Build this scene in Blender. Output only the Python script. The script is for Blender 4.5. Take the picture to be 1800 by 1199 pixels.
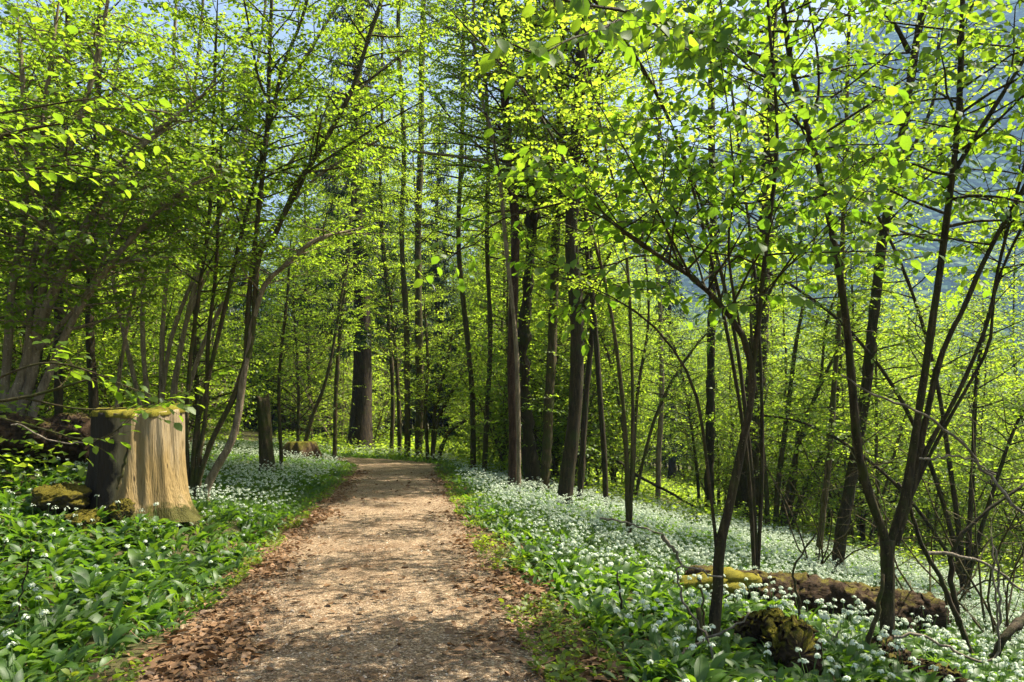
import bpy, math, random
import numpy as np
from mathutils import Vector

for o in list(bpy.data.objects):
    bpy.data.objects.remove(o)
scene = bpy.context.scene
R = math.radians

# ------------------------------------------------------------------ camera
cam_data = bpy.data.cameras.new("camera")
cam = bpy.data.objects.new("camera", cam_data)
scene.collection.objects.link(cam)
cam.location = (0, 0, 1.6)
cam.rotation_euler = (R(90), 0, 0)
cam_data.sensor_width = 36
cam_data.lens = 26
cam_data.shift_y = 0.0778
cam_data.clip_start = 0.05
cam_data.clip_end = 9000
scene.camera = cam

# ------------------------------------------------------------------ sun and sky
SUN_EL, SUN_AZ = R(56), R(68)             # azimuth clockwise from the view direction (+Y)
S = Vector((math.sin(SUN_AZ) * math.cos(SUN_EL), math.cos(SUN_AZ) * math.cos(SUN_EL), math.sin(SUN_EL)))
sun_data = bpy.data.lights.new("sun", 'SUN')
sun_data.energy = 5.0
sun_data.angle = R(0.5)
sun_data.color = (1.0, 0.93, 0.80)
sun = bpy.data.objects.new("sun", sun_data)
sun.rotation_euler = S.to_track_quat('Z', 'Y').to_euler()
sun.location = (30, 0, 40)
scene.collection.objects.link(sun)

world = bpy.data.worlds.new("World")
scene.world = world
world.use_nodes = True
wn = world.node_tree.nodes
wn.clear()
sky = wn.new('ShaderNodeTexSky')
sky.sky_type = 'NISHITA'
sky.sun_disc = False
sky.sun_elevation = SUN_EL
sky.sun_rotation = SUN_AZ
sky.dust_density = 6.0
bg = wn.new('ShaderNodeBackground')
bg.inputs['Strength'].default_value = 0.055
wo = wn.new('ShaderNodeOutputWorld')
world.node_tree.links.new(sky.outputs[0], bg.inputs[0])
world.node_tree.links.new(bg.outputs[0], wo.inputs[0])

scene.view_settings.view_transform = 'Standard'
scene.view_settings.look = 'None'
scene.view_settings.exposure = 2.02
scene.view_settings.gamma = 1.0
scene.cycles.max_bounces = 8
scene.cycles.diffuse_bounces = 6
scene.cycles.glossy_bounces = 2
scene.cycles.transmission_bounces = 5
scene.cycles.transparent_max_bounces = 8
scene.cycles.volume_bounces = 0
scene.cycles.sample_clamp_indirect = 6.0
scene.cycles.caustics_reflective = False
scene.cycles.caustics_refractive = False

rng = np.random.default_rng(11)
U = rng.uniform

# ------------------------------------------------------------------ geometry helpers
F, CX, HY, CH = 1300.0, 900.0, 740.0, 1.6      # photo focal length in px, principal column, horizon row, eye height

def W(px, py, y):
    return np.array([(px - CX) / F * y, y, CH + (HY - py) / F * y])

def unit(v):
    v = np.asarray(v, float)
    return v / (np.linalg.norm(v, axis=-1, keepdims=True) + 1e-12)

class MB:
    """collects vertices and faces for one mesh"""
    def __init__(self):
        self.v, self.q, self.t, self.qm, self.tm, self.n = [], [], [], [], [], 0
    def add(self, verts, quads=None, tris=None, mat=0):
        verts = np.asarray(verts, np.float32).reshape(-1, 3)
        if quads is not None and len(quads):
            a = np.asarray(quads, np.int32) + self.n
            self.q.append(a); self.qm.append(np.full(len(a), mat, np.int32))
        if tris is not None and len(tris):
            a = np.asarray(tris, np.int32) + self.n
            self.t.append(a); self.tm.append(np.full(len(a), mat, np.int32))
        self.v.append(verts); self.n += len(verts)
    def mesh(self, name, mats, origin=(0, 0, 0), smooth=True):
        me = bpy.data.meshes.new(name)
        v = np.concatenate(self.v) - np.asarray(origin, np.float32)
        q = np.concatenate(self.q) if self.q else np.zeros((0, 4), np.int32)
        t = np.concatenate(self.t) if self.t else np.zeros((0, 3), np.int32)
        me.vertices.add(len(v)); me.vertices.foreach_set('co', v.astype(np.float32).ravel())
        me.loops.add(q.size + t.size)
        me.loops.foreach_set('vertex_index', np.concatenate([q.ravel(), t.ravel()]).astype(np.int32))
        me.polygons.add(len(q) + len(t))
        ls = np.concatenate([np.arange(len(q)) * 4, q.size + np.arange(len(t)) * 3]).astype(np.int32)
        me.polygons.foreach_set('loop_start', ls)
        mi = np.concatenate((self.qm if self.q else []) + (self.tm if self.t else [])).astype(np.int32)
        me.polygons.foreach_set('material_index', mi)
        me.polygons.foreach_set('use_smooth', np.full(len(mi), smooth))
        for m in mats:
            me.materials.append(m)
        me.update(calc_edges=True)
        return me
    def build(self, name, mats, parent=None, origin=(0, 0, 0), loc=None, smooth=True):
        me = self.mesh(name, mats, origin, smooth)
        o = bpy.data.objects.new(name, me)
        scene.collection.objects.link(o)
        if parent is not None:
            o.parent = parent
        else:
            o.location = loc if loc is not None else origin
        return o

def empty(name, loc, label=None, cat=None, group=None):
    o = bpy.data.objects.new(name, None)
    o.empty_display_size = 0.3
    o.location = loc
    scene.collection.objects.link(o)
    tag(o, label, cat, group)
    return o

def tag(o, label=None, cat=None, group=None, kind=None):
    if label: o['label'] = label
    if cat: o['category'] = cat
    if group: o['group'] = group
    if kind: o['kind'] = kind
    return o

def resample(pts, n):
    """Catmull-Rom through the control points, n samples"""
    P = np.asarray(pts, float)
    if len(P) == 2:
        return P[0] + (P[1] - P[0]) * np.linspace(0, 1, n)[:, None]
    Q = np.vstack([2 * P[0] - P[1], P, 2 * P[-1] - P[-2]])
    d = np.r_[0, np.cumsum(np.linalg.norm(np.diff(P, axis=0), axis=1))]
    s = np.linspace(0, d[-1], n)
    k = np.clip(np.searchsorted(d, s, 'right') - 1, 0, len(P) - 2)
    u = ((s - d[k]) / (d[k + 1] - d[k] + 1e-9))[:, None]
    a, b, c, e = Q[k], Q[k + 1], Q[k + 2], Q[k + 3]
    return 0.5 * (2 * b + (c - a) * u + (2 * a - 5 * b + 4 * c - e) * u ** 2 + (3 * b - a - 3 * c + e) * u ** 3)

def tube(mb, pts, rad, sides=6, mat=0, rough=0.0, cap=True):
    P = np.asarray(pts, float); n = len(P)
    r = np.broadcast_to(np.asarray(rad, float), (n,))
    T = unit(np.gradient(P, axis=0))
    mean = unit(P[-1] - P[0])
    ref = np.array([0, 1, 0.01]) if abs(mean[1]) < 0.8 else np.array([1, 0, 0.01])
    A = unit(np.cross(T, ref)); B = np.cross(T, A)
    th = np.linspace(0, 2 * np.pi, sides, endpoint=False)
    rr = np.repeat(r[:, None], sides, 1)
    if rough:
        rr = rr * (1 + rough * rng.normal(size=rr.shape)) * (1 + rough * 1.2 * rng.normal(size=(n, 1)))
    V = P[:, None] + rr[..., None] * (np.cos(th)[None, :, None] * A[:, None] + np.sin(th)[None, :, None] * B[:, None])
    i = np.arange(n - 1)[:, None] * sides; j = np.arange(sides)[None]; j2 = (j + 1) % sides
    q = np.stack([i + j, i + j2, i + sides + j2, i + sides + j], -1).reshape(-1, 4)
    V = V.reshape(-1, 3)
    tr = None
    if cap and r[-1] > 0.004:
        V = np.vstack([V, P[-1] + T[-1] * r[-1] * 0.2])
        b = (n - 1) * sides
        tr = np.stack([b + np.arange(sides), b + (np.arange(sides) + 1) % sides, np.full(sides, n * sides)], -1)
    mb.add(V, q, tr, mat)

LEAF_NEAR = dict(
    uv=np.array([[0, 0], [.30, -.42], [.30, 0], [.30, .42], [.68, -.38], [.68, 0], [.68, .38], [1, 0]], float),
    q=np.array([[1, 4, 5, 2], [2, 5, 6, 3]]), t=np.array([[0, 1, 2], [0, 2, 3], [4, 7, 5], [5, 7, 6]]))
LEAF_FAR = dict(uv=np.array([[0, 0], [.45, -.45], [1, 0], [.45, .45]], float), q=np.array([[0, 1, 2, 3]]), t=None)

class Leaves:
    def __init__(self):
        self.P, self.D, self.N, self.L, self.Wd = [], [], [], [], []
    def add(self, P, D, N, L, Wd):
        self.P.append(P); self.D.append(D); self.N.append(N); self.L.append(L); self.Wd.append(Wd)
    def emit(self, mb, kind=LEAF_NEAR, mat=0):
        if not self.P: return
        P = np.concatenate(self.P); D = unit(np.concatenate(self.D)); N = np.concatenate(self.N)
        L = np.concatenate(self.L)[:, None]; Wd = np.concatenate(self.Wd)[:, None]
        Sd = unit(np.cross(D, N)); N = unit(np.cross(Sd, D))
        uv = kind['uv']; k = len(uv)
        u = uv[:, 0]; w = uv[:, 1]
        drop = -0.22 * u ** 2 + 0.16 * np.abs(w)          # tip hangs, blade folds up along the midrib
        V = (P[:, None] + (u[None, :, None] * L[:, None]) * D[:, None]
             + (w[None, :, None] * Wd[:, None]) * Sd[:, None] + (drop[None, :, None] * L[:, None]) * N[:, None])
        off = (np.arange(len(P)) * k)[:, None, None]
        q = (kind['q'][None] + off).reshape(-1, 4)
        t = (kind['t'][None] + off).reshape(-1, 3) if kind['t'] is not None else None
        mb.add(V.reshape(-1, 3), q, t, mat)

# ------------------------------------------------------------------ terrain
def cxT(y): return -0.40 - 0.14 * np.clip(y, -20, 45)
def cxP(y):
    k = np.clip(y - 26, 0, 8)
    return -0.40 - 0.14 * y - 0.13 * k ** 2
def sstep(a, b, x):
    t = np.clip((x - a) / (b - a), 0, 1); return t * t * (3 - 2 * t)
def hT(x, y):
    x = np.asarray(x, float); y = np.asarray(y, float)
    s = x - cxT(y)
    r = np.maximum(s - 1.5, 0); l = np.maximum(-s - 1.4, 0)
    drop = 0.21 * (np.sqrt(r * r + .5) - .707); drop = 10 * np.tanh(drop / 10)
    up = 0.075 * l + 0.004 * np.minimum(l, 60) ** 2
    nz = 0.05 * (np.sin(x * 1.3 + 2 * np.sin(y * .7)) * np.sin(y * 1.1 + 1.3)) + .025 * np.sin(x * 3.1 + y * 2.3)
    nz *= sstep(1.4, 2.6, np.abs(s))
    mound = 0.34 * np.exp(-((x + 4.7) / 1.5) ** 2 - ((y - 9.1) / 1.7) ** 2)
    mound2 = .80 * np.exp(-((x + 7.0) / 1.6) ** 2 - ((y - 9.9) / 1.0) ** 2)
    return -drop + up + nz + mound + mound2
def pz(y): return np.where(y < 29, 0.0, hT(cxP(y), y) * sstep(29, 34, y))
def h(x, y):
    y = np.asarray(y, float)
    m = np.gradient if False else (0.14 + 0.26 * np.clip(y - 26, 0, 8))
    s = np.abs(x - cxP(y)) / np.sqrt(1 + m * m)
    w = sstep(1.5, 2.6, s)
    w = np.maximum(w, sstep(29.5, 31.8, y))
    return (1 - w) * pz(y) + w * hT(x, y)

def ground_at(px, py, lo=2.0, hi=70.0):
    """the point where the terrain is seen at that place of the photograph"""
    ys = np.linspace(lo, hi, 2000)
    xs = (px - CX) / F * ys; zs = CH + (HY - py) / F * ys
    k = np.argmax(zs <= h(xs, ys))
    if zs[k] > h(xs[k], ys[k]): k = len(ys) - 1
    return np.array([xs[k], ys[k], float(h(xs[k], ys[k]))])

# ------------------------------------------------------------------ materials
def new_mat(name):
    m = bpy.data.materials.new(name); m.use_nodes = True
    nt = m.node_tree; nt.nodes.clear()
    return m, nt, nt.nodes, nt.links

def ramp(nd, stops):
    r = nd.new('ShaderNodeValToRGB'); e = r.color_ramp.elements
    while len(e) < len(stops): e.new(0.5)
    for k, (p, c) in enumerate(stops):
        e[k].position = p; e[k].color = (*c, 1)
    return r

def noise(nd, lk, scale, detail=4, vec=None, rough=.6):
    n = nd.new('ShaderNodeTexNoise'); n.inputs['Scale'].default_value = scale
    n.inputs['Detail'].default_value = detail; n.inputs['Roughness'].default_value = rough
    if vec is not None: lk.new(vec, n.inputs['Vector'])
    return n

def leaf_mat(name, cols, trans, mix=.6, gloss=.022, grough=.5):
    """thin leaf: reflects a little, lets warm light through; hue varies from leaf to leaf"""
    m, nt, nd, lk = new_mat(name)
    geo = nd.new('ShaderNodeNewGeometry')
    oi = nd.new('ShaderNodeObjectInfo')
    ad = nd.new('ShaderNodeMath'); ad.operation = 'MULTIPLY_ADD'; ad.inputs[1].default_value = .72; 
    sc = nd.new('ShaderNodeMath'); sc.operation = 'MULTIPLY'; sc.inputs[1].default_value = .28
    lk.new(oi.outputs['Random'], sc.inputs[0]); lk.new(geo.outputs['Random Per Island'], ad.inputs[0]); lk.new(sc.outputs[0], ad.inputs[2])
    r1 = ramp(nd, [(i / (len(cols) - 1), c) for i, c in enumerate(cols)])
    r2 = ramp(nd, [(i / (len(trans) - 1), c) for i, c in enumerate(trans)])
    lk.new(ad.outputs[0], r1.inputs[0]); lk.new(ad.outputs[0], r2.inputs[0])
    d = nd.new('ShaderNodeBsdfDiffuse'); t = nd.new('ShaderNodeBsdfTranslucent'); g = nd.new('ShaderNodeBsdfGlossy')
    g.inputs['Roughness'].default_value = grough
    lk.new(r1.outputs[0], d.inputs[0]); lk.new(r2.outputs[0], t.inputs[0])
    mx = nd.new('ShaderNodeMixShader'); mx.inputs[0].default_value = mix
    lk.new(d.outputs[0], mx.inputs[1]); lk.new(t.outputs[0], mx.inputs[2])
    m2 = nd.new('ShaderNodeMixShader'); m2.inputs[0].default_value = gloss
    lk.new(mx.outputs[0], m2.inputs[1]); lk.new(g.outputs[0], m2.inputs[2])
    out = nd.new('ShaderNodeOutputMaterial'); lk.new(m2.outputs[0], out.inputs[0])
    return m

def bark_mat(name, dark, mid, light, moss=None, moss_amt=.5, scale=1.0, stretch=.16, bump=1.0):
    m, nt, nd, lk = new_mat(name)
    tc = nd.new('ShaderNodeTexCoord'); mp = nd.new('ShaderNodeMapping')
    mp.inputs['Scale'].default_value = (1, 1, stretch)
    lk.new(tc.outputs['Object'], mp.inputs[0])
    n1 = noise(nd, lk, 22 * scale, 6, mp.outputs[0], .65)
    r = ramp(nd, [(.3, dark), (.5, mid), (.72, light)])
    lk.new(n1.outputs[0], r.inputs[0])
    col = r.outputs[0]
    nl_ = noise(nd, lk, 38 * scale, 3, tc.outputs['Object'], .6)        # small grey lichen spots
    rl_ = ramp(nd, [(.62, (0, 0, 0)), (.67, (.55, .55, .55))]); lk.new(nl_.outputs[0], rl_.inputs[0])
    ml_ = nd.new('ShaderNodeMixRGB'); ml_.inputs[2].default_value = (light[0] * 1.9, light[1] * 2.1, light[2] * 2.2, 1)
    lk.new(rl_.outputs[0], ml_.inputs[0]); lk.new(col, ml_.inputs[1]); col = ml_.outputs[0]
    if moss:
        n2 = noise(nd, lk, 3.5 * scale, 5, tc.outputs['Object'], .7)
        rm = ramp(nd, [(1 - moss_amt - .08, (0, 0, 0)), (1 - moss_amt + .08, (1, 1, 1))])
        lk.new(n2.outputs[0], rm.inputs[0])
        mx = nd.new('ShaderNodeMixRGB'); mx.inputs[2].default_value = (*moss, 1)
        lk.new(rm.outputs[0], mx.inputs[0]); lk.new(col, mx.inputs[1]); col = mx.outputs[0]
    b = nd.new('ShaderNodeBump'); b.inputs['Strength'].default_value = bump; b.inputs['Distance'].default_value = .03
    lk.new(n1.outputs[0], b.inputs['Height'])
    p = nd.new('ShaderNodeBsdfPrincipled'); p.inputs['Roughness'].default_value = .85
    p.inputs['Specular IOR Level'].default_value = .2
    lk.new(col, p.inputs['Base Color']); lk.new(b.outputs[0], p.inputs['Normal'])
    out = nd.new('ShaderNodeOutputMaterial'); lk.new(p.outputs[0], out.inputs[0])
    return m

def moss_log_mat(name, wood_d, wood_l, moss_d, moss_l, lo=.0, hi=.55, along=(0.15, 1, 1)):
    """weathered wood whose upper side carries moss"""
    m, nt, nd, lk = new_mat(name)
    tc = nd.new('ShaderNodeTexCoord'); mp = nd.new('ShaderNodeMapping'); mp.inputs['Scale'].default_value = along
    lk.new(tc.outputs['Object'], mp.inputs[0])
    n1 = noise(nd, lk, 26, 6, mp.outputs[0], .65)
    r = ramp(nd, [(.3, wood_d), (.7, wood_l)]); lk.new(n1.outputs[0], r.inputs[0])
    n2 = noise(nd, lk, 5, 6, tc.outputs['Object'], .75)
    n3 = noise(nd, lk, 90, 3, tc.outputs['Object'], .7)
    rm = ramp(nd, [(.3, moss_d), (.7, moss_l)]); lk.new(n3.outputs[0], rm.inputs[0])
    geo = nd.new('ShaderNodeNewGeometry'); sx = nd.new('ShaderNodeSeparateXYZ'); lk.new(geo.outputs['Normal'], sx.inputs[0])
    ad = nd.new('ShaderNodeMath'); ad.operation = 'MULTIPLY_ADD'; ad.inputs[1].default_value = 2.2; ad.inputs[2].default_value = -1.1
    lk.new(n2.outputs[0], ad.inputs[0])
    a2 = nd.new('ShaderNodeMath'); a2.operation = 'ADD'; lk.new(ad.outputs[0], a2.inputs[0]); lk.new(sx.outputs[2], a2.inputs[1])
    mr = nd.new('ShaderNodeMapRange'); mr.inputs[1].default_value = lo; mr.inputs[2].default_value = hi
    lk.new(a2.outputs[0], mr.inputs[0])
    mx = nd.new('ShaderNodeMixRGB'); lk.new(mr.outputs[0], mx.inputs[0]); lk.new(r.outputs[0], mx.inputs[1]); lk.new(rm.outputs[0], mx.inputs[2])
    hs = nd.new('ShaderNodeMixRGB'); lk.new(mr.outputs[0], hs.inputs[0]); lk.new(n1.outputs[0], hs.inputs[1]); lk.new(n3.outputs[0], hs.inputs[2])
    b = nd.new('ShaderNodeBump'); b.inputs['Strength'].default_value = .8; b.inputs['Distance'].default_value = .03
    lk.new(hs.outputs[0], b.inputs['Height'])
    p = nd.new('ShaderNodeBsdfPrincipled'); p.inputs['Roughness'].default_value = .95; p.inputs['Specular IOR Level'].default_value = .1
    lk.new(mx.outputs[0], p.inputs['Base Color']); lk.new(b.outputs[0], p.inputs['Normal'])
    out = nd.new('ShaderNodeOutputMaterial'); lk.new(p.outputs[0], out.inputs[0])
    return m

def mottled_mat(name, stops, scale, bump=.5, dist=.02, fine=120, rough=.95, fine_amt=.5):
    m, nt, nd, lk = new_mat(name)
    tc = nd.new('ShaderNodeTexCoord')
    n1 = noise(nd, lk, scale, 8, tc.outputs['Object'], .65)
    n2 = noise(nd, lk, fine, 4, tc.outputs['Object'], .7)
    mx = nd.new('ShaderNodeMixRGB'); mx.inputs[0].default_value = fine_amt
    lk.new(n1.outputs[0], mx.inputs[1]); lk.new(n2.outputs[0], mx.inputs[2])
    r = ramp(nd, stops); lk.new(mx.outputs[0], r.inputs[0])
    b = nd.new('ShaderNodeBump'); b.inputs['Strength'].default_value = bump; b.inputs['Distance'].default_value = dist
    lk.new(n2.outputs[0], b.inputs['Height'])
    p = nd.new('ShaderNodeBsdfPrincipled'); p.inputs['Roughness'].default_value = rough; p.inputs['Specular IOR Level'].default_value = .15
    lk.new(r.outputs[0], p.inputs['Base Color']); lk.new(b.outputs[0], p.inputs['Normal'])
    out = nd.new('ShaderNodeOutputMaterial'); lk.new(p.outputs[0], out.inputs[0])
    return m

M = {}
M['hazel_leaf'] = leaf_mat('hazel_leaf', [(.055, .105, .012), (.085, .15, .014), (.13, .19, .02)],
                           [(.19, .34, .014), (.31, .47, .020), (.47, .60, .034)])
M['beech_leaf'] = leaf_mat('beech_leaf', [(.06, .11, .012), (.10, .165, .015), (.16, .21, .025)],
                           [(.23, .39, .016), (.37, .53, .026), (.53, .65, .045)])
M['big_leaf'] = leaf_mat('big_leaf', [(.04, .09, .012), (.06, .12, .015), (.09, .16, .02)],
                         [(.15, .31, .012), (.25, .42, .016), (.40, .56, .026)])
M['needle'] = leaf_mat('needle', [(.012, .03, .008), (.02, .045, .01), (.035, .06, .014)],
                       [(.02, .05, .01), (.03, .07, .012), (.05, .09, .015)], mix=.3, gloss=.03)
M['garlic_leaf'] = leaf_mat('garlic_leaf', [(.026, .066, .010), (.046, .102, .013), (.082, .145, .018)],
                            [(.10, .25, .012), (.18, .36, .016), (.29, .46, .022)], mix=.42, gloss=.03, grough=.5)
M['garlic_stalk'] = leaf_mat('garlic_stalk', [(.08, .16, .04), (.12, .2, .05)], [(.15, .3, .05), (.2, .36, .06)], mix=.3)
M['garlic_flower'] = leaf_mat('garlic_flower', [(.50, .58, .40), (.74, .79, .65)], [(.5, .6, .40), (.6, .68, .5)], mix=.28, gloss=.0)
M['weed_leaf'] = leaf_mat('weed_leaf', [(.07, .12, .015), (.12, .17, .02), (.17, .2, .03)],
                          [(.25, .4, .015), (.38, .5, .02), (.5, .56, .04)], mix=.45)
M['dry_leaf'] = leaf_mat('dry_leaf', [(.10, .055, .025), (.2, .115, .055), (.33, .2, .11)],
                         [(.12, .06, .02), (.2, .1, .04), (.28, .16, .07)], mix=.2, gloss=.02)
M['bark'] = bark_mat('bark', (.018, .013, .006), (.066, .047, .020), (.14, .10, .048), (.05, .055, .010), .48)
M['bark_dark'] = bark_mat('bark_dark', (.010, .008, .004), (.034, .024, .011), (.075, .054, .026), (.034, .038, .008), .44)
M['bark_pale'] = bark_mat('bark_pale', (.07, .053, .032), (.19, .145, .09), (.32, .25, .16), (.13, .12, .04), .36)
M['bark_red'] = bark_mat('bark_red', (.018, .010, .006), (.055, .031, .018), (.12, .07, .042), None, 0, .8)
M['bark_spruce'] = bark_mat('bark_spruce', (.010, .007, .004), (.034, .023, .012), (.075, .052, .028), (.03, .032, .008), .38, .8)
M['bark_near'] = bark_mat('bark_near', (.010, .008, .004), (.040, .029, .013), (.10, .072, .034), (.042, .045, .009), .44, 1.3)
M['dead_wood'] = bark_mat('dead_wood', (.07, .055, .035), (.16, .13, .09), (.28, .235, .17), None, 0, 1)
M['log'] = moss_log_mat('log', (.010, .007, .004), (.07, .044, .024), (.045, .042, .007), (.20, .175, .02), .75, 1.3)
M['log_mossy'] = moss_log_mat('log_mossy', (.012, .008, .005), (.08, .05, .027), (.05, .045, .007), (.22, .19, .02), .25, .85)
M['rotten'] = moss_log_mat('rotten', (.02, .013, .008), (.12, .075, .04), (.05, .05, .008), (.2, .18, .02), .3, .8, (1, 1, .25))
M['rock'] = moss_log_mat('rock', (.03, .024, .016), (.13, .105, .07), (.03, .027, .006), (.17, .14, .015), -.5, .25, (1, 1, 1))
M['moss'] = mottled_mat('moss', [(.3, (.06, .055, .008)), (.5, (.17, .15, .015)), (.7, (.32, .26, .03))], 9, .9, .02, 110)

def stump_mat():
    m, nt, nd, lk = new_mat('stripped_wood')
    tc = nd.new('ShaderNodeTexCoord'); mp = nd.new('ShaderNodeMapping'); mp.inputs['Scale'].default_value = (1, 1, .28)
    lk.new(tc.outputs['Object'], mp.inputs[0])
    n1 = noise(nd, lk, 9, 8, mp.outputs[0], .7)
    r = ramp(nd, [(.25, (.15, .105, .055)), (.45, (.25, .19, .10)), (.75, (.36, .285, .17))]); lk.new(n1.outputs[0], r.inputs[0])
    mp2 = nd.new('ShaderNodeMapping'); mp2.inputs['Scale'].default_value = (1, 1, .3); lk.new(tc.outputs['Object'], mp2.inputs[0])
    n2 = noise(nd, lk, 3.2, 4, mp2.outputs[0], .6)
    sz = nd.new('ShaderNodeSeparateXYZ'); lk.new(tc.outputs['Object'], sz.inputs[0])
    oz = nd.new('ShaderNodeMath'); oz.operation = 'MULTIPLY_ADD'; oz.inputs[1].default_value = -.16; lk.new(sz.outputs[2], oz.inputs[0])
    o2 = nd.new('ShaderNodeMath'); o2.operation = 'ADD'; o2.inputs[1].default_value = .13; lk.new(n2.outputs[0], o2.inputs[0]); lk.new(o2.outputs[0], oz.inputs[2])
    rm = ramp(nd, [(.44, (0, 0, 0)), (.62, (.85, .85, .85))]); lk.new(oz.outputs[0], rm.inputs[0])
    mx = nd.new('ShaderNodeMixRGB'); mx.inputs[2].default_value = (.25, .17, .06, 1)      # ochre stain
    lk.new(rm.outputs[0], mx.inputs[0]); lk.new(r.outputs[0], mx.inputs[1])
    # dark bark colour painted over the left side in place of its shade
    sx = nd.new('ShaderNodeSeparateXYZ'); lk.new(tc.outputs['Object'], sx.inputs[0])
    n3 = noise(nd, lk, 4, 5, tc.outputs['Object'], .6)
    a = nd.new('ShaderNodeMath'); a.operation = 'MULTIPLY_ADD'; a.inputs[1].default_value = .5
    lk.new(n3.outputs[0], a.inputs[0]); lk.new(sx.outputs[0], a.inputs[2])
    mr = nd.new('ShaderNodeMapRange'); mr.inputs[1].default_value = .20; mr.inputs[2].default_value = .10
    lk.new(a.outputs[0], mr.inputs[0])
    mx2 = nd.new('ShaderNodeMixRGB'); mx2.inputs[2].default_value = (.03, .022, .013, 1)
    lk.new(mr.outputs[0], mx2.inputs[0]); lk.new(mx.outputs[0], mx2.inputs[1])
    # fine vertical cracks
    mp3 = nd.new('ShaderNodeMapping'); mp3.inputs['Scale'].default_value = (1, 1, .04); lk.new(tc.outputs['Object'], mp3.inputs[0])
    n4 = noise(nd, lk, 55, 3, mp3.outputs[0], .6)
    rc = ramp(nd, [(.34, (.45, .4, .34)), (.42, (1, 1, 1))]); lk.new(n4.outputs[0], rc.inputs[0])
    mu = nd.new('ShaderNodeMixRGB'); mu.blend_type = 'MULTIPLY'; mu.inputs[0].default_value = .55
    lk.new(mx2.outputs[0], mu.inputs[1]); lk.new(rc.outputs[0], mu.inputs[2])
    n5 = noise(nd, lk, 6, 6, tc.outputs['Object'], .7)
    mz = nd.new('ShaderNodeMath'); mz.operation = 'MULTIPLY_ADD'; mz.inputs[1].default_value = -.75; lk.new(n5.outputs[0], mz.inputs[0]); lk.new(sz.outputs[2], mz.inputs[2])
    mm = nd.new('ShaderNodeMapRange'); mm.inputs[1].default_value = -.13; mm.inputs[2].default_value = -.22; lk.new(mz.outputs[0], mm.inputs[0])
    mo = nd.new('ShaderNodeMixRGB'); mo.inputs[2].default_value = (.07, .065, .012, 1); lk.new(mm.outputs[0], mo.inputs[0]); lk.new(mu.outputs[0], mo.inputs[1])
    vh = nd.new('ShaderNodeTexVoronoi'); vh.inputs['Scale'].default_value = 7; lk.new(mp2.outputs[0], vh.inputs['Vector'])
    rh = ramp(nd, [(.05, (.12, .09, .06)), (.10, (1, 1, 1))]); lk.new(vh.outputs['Distance'], rh.inputs[0])
    mu = nd.new('ShaderNodeMixRGB'); mu.blend_type = 'MULTIPLY'; mu.inputs[0].default_value = .85
    lk.new(mo.outputs[0], mu.inputs[1]); lk.new(rh.outputs[0], mu.inputs[2])
    b = nd.new('ShaderNodeBump'); b.inputs['Strength'].default_value = .9; b.inputs['Distance'].default_value = .03
    lk.new(n4.outputs[0], b.inputs['Height'])
    p = nd.new('ShaderNodeBsdfPrincipled'); p.inputs['Roughness'].default_value = .8; p.inputs['Specular IOR Level'].default_value = .2
    lk.new(mu.outputs[0], p.inputs['Base Color']); lk.new(b.outputs[0], p.inputs['Normal'])
    out = nd.new('ShaderNodeOutputMaterial'); lk.new(p.outputs[0], out.inputs[0])
    return m
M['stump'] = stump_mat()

M['soil'] = mottled_mat('soil', [(.3, (.035, .028, .014)), (.5, (.085, .075, .03)), (.7, (.10, .12, .03))], 1.2, .8, .04, 40)

def gravel_mat():
    m, nt, nd, lk = new_mat('gravel_path')
    tc = nd.new('ShaderNodeTexCoord')
    vo = nd.new('ShaderNodeTexVoronoi'); vo.inputs['Scale'].default_value = 75; lk.new(tc.outputs['Object'], vo.inputs['Vector'])
    n1 = noise(nd, lk, 1.6, 6, tc.outputs['Object'], .65)
    n2 = noise(nd, lk, 160, 3, tc.outputs['Object'], .7)
    rv = ramp(nd, [(0, (.095, .063, .036)), (.45, (.25, .17, .097)), (.8, (.36, .255, .155)), (1, (.58, .46, .31))])
    sp = nd.new('ShaderNodeSeparateXYZ'); lk.new(vo.outputs['Color'], sp.inputs[0]); lk.new(sp.outputs[0], rv.inputs[0])
    rl = ramp(nd, [(.3, (.55, .47, .40)), (.55, (1.0, 1.0, 1.0)), (.8, (1.15, 1.1, 1.02))]); lk.new(n1.outputs[0], rl.inputs[0])
    mu = nd.new('ShaderNodeMixRGB'); mu.blend_type = 'MULTIPLY'; mu.inputs[0].default_value = 1
    lk.new(rv.outputs[0], mu.inputs[1]); lk.new(rl.outputs[0], mu.inputs[2])
    r2 = ramp(nd, [(.3, (.6, .58, .55)), (.7, (1.25, 1.25, 1.25))]); lk.new(n2.outputs[0], r2.inputs[0])
    m2 = nd.new('ShaderNodeMixRGB'); m2.blend_type = 'MULTIPLY'; m2.inputs[0].default_value = .8
    lk.new(mu.outputs[0], m2.inputs[1]); lk.new(r2.outputs[0], m2.inputs[2])
    mh = nd.new('ShaderNodeMath'); mh.operation = 'MULTIPLY_ADD'; mh.inputs[1].default_value = -1.0
    lk.new(vo.outputs['Distance'], mh.inputs[0]); lk.new(n2.outputs[0], mh.inputs[2])
    b = nd.new('ShaderNodeBump'); b.inputs['Strength'].default_value = .9; b.inputs['Distance'].default_value = .012
    lk.new(mh.outputs[0], b.inputs['Height'])
    p = nd.new('ShaderNodeBsdfPrincipled'); p.inputs['Roughness'].default_value = .9; p.inputs['Specular IOR Level'].default_value = .2
    lk.new(m2.outputs[0], p.inputs['Base Color']); lk.new(b.outputs[0], p.inputs['Normal'])
    out = nd.new('ShaderNodeOutputMaterial'); lk.new(p.outputs[0], out.inputs[0])
    return m
M['gravel'] = gravel_mat()

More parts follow.
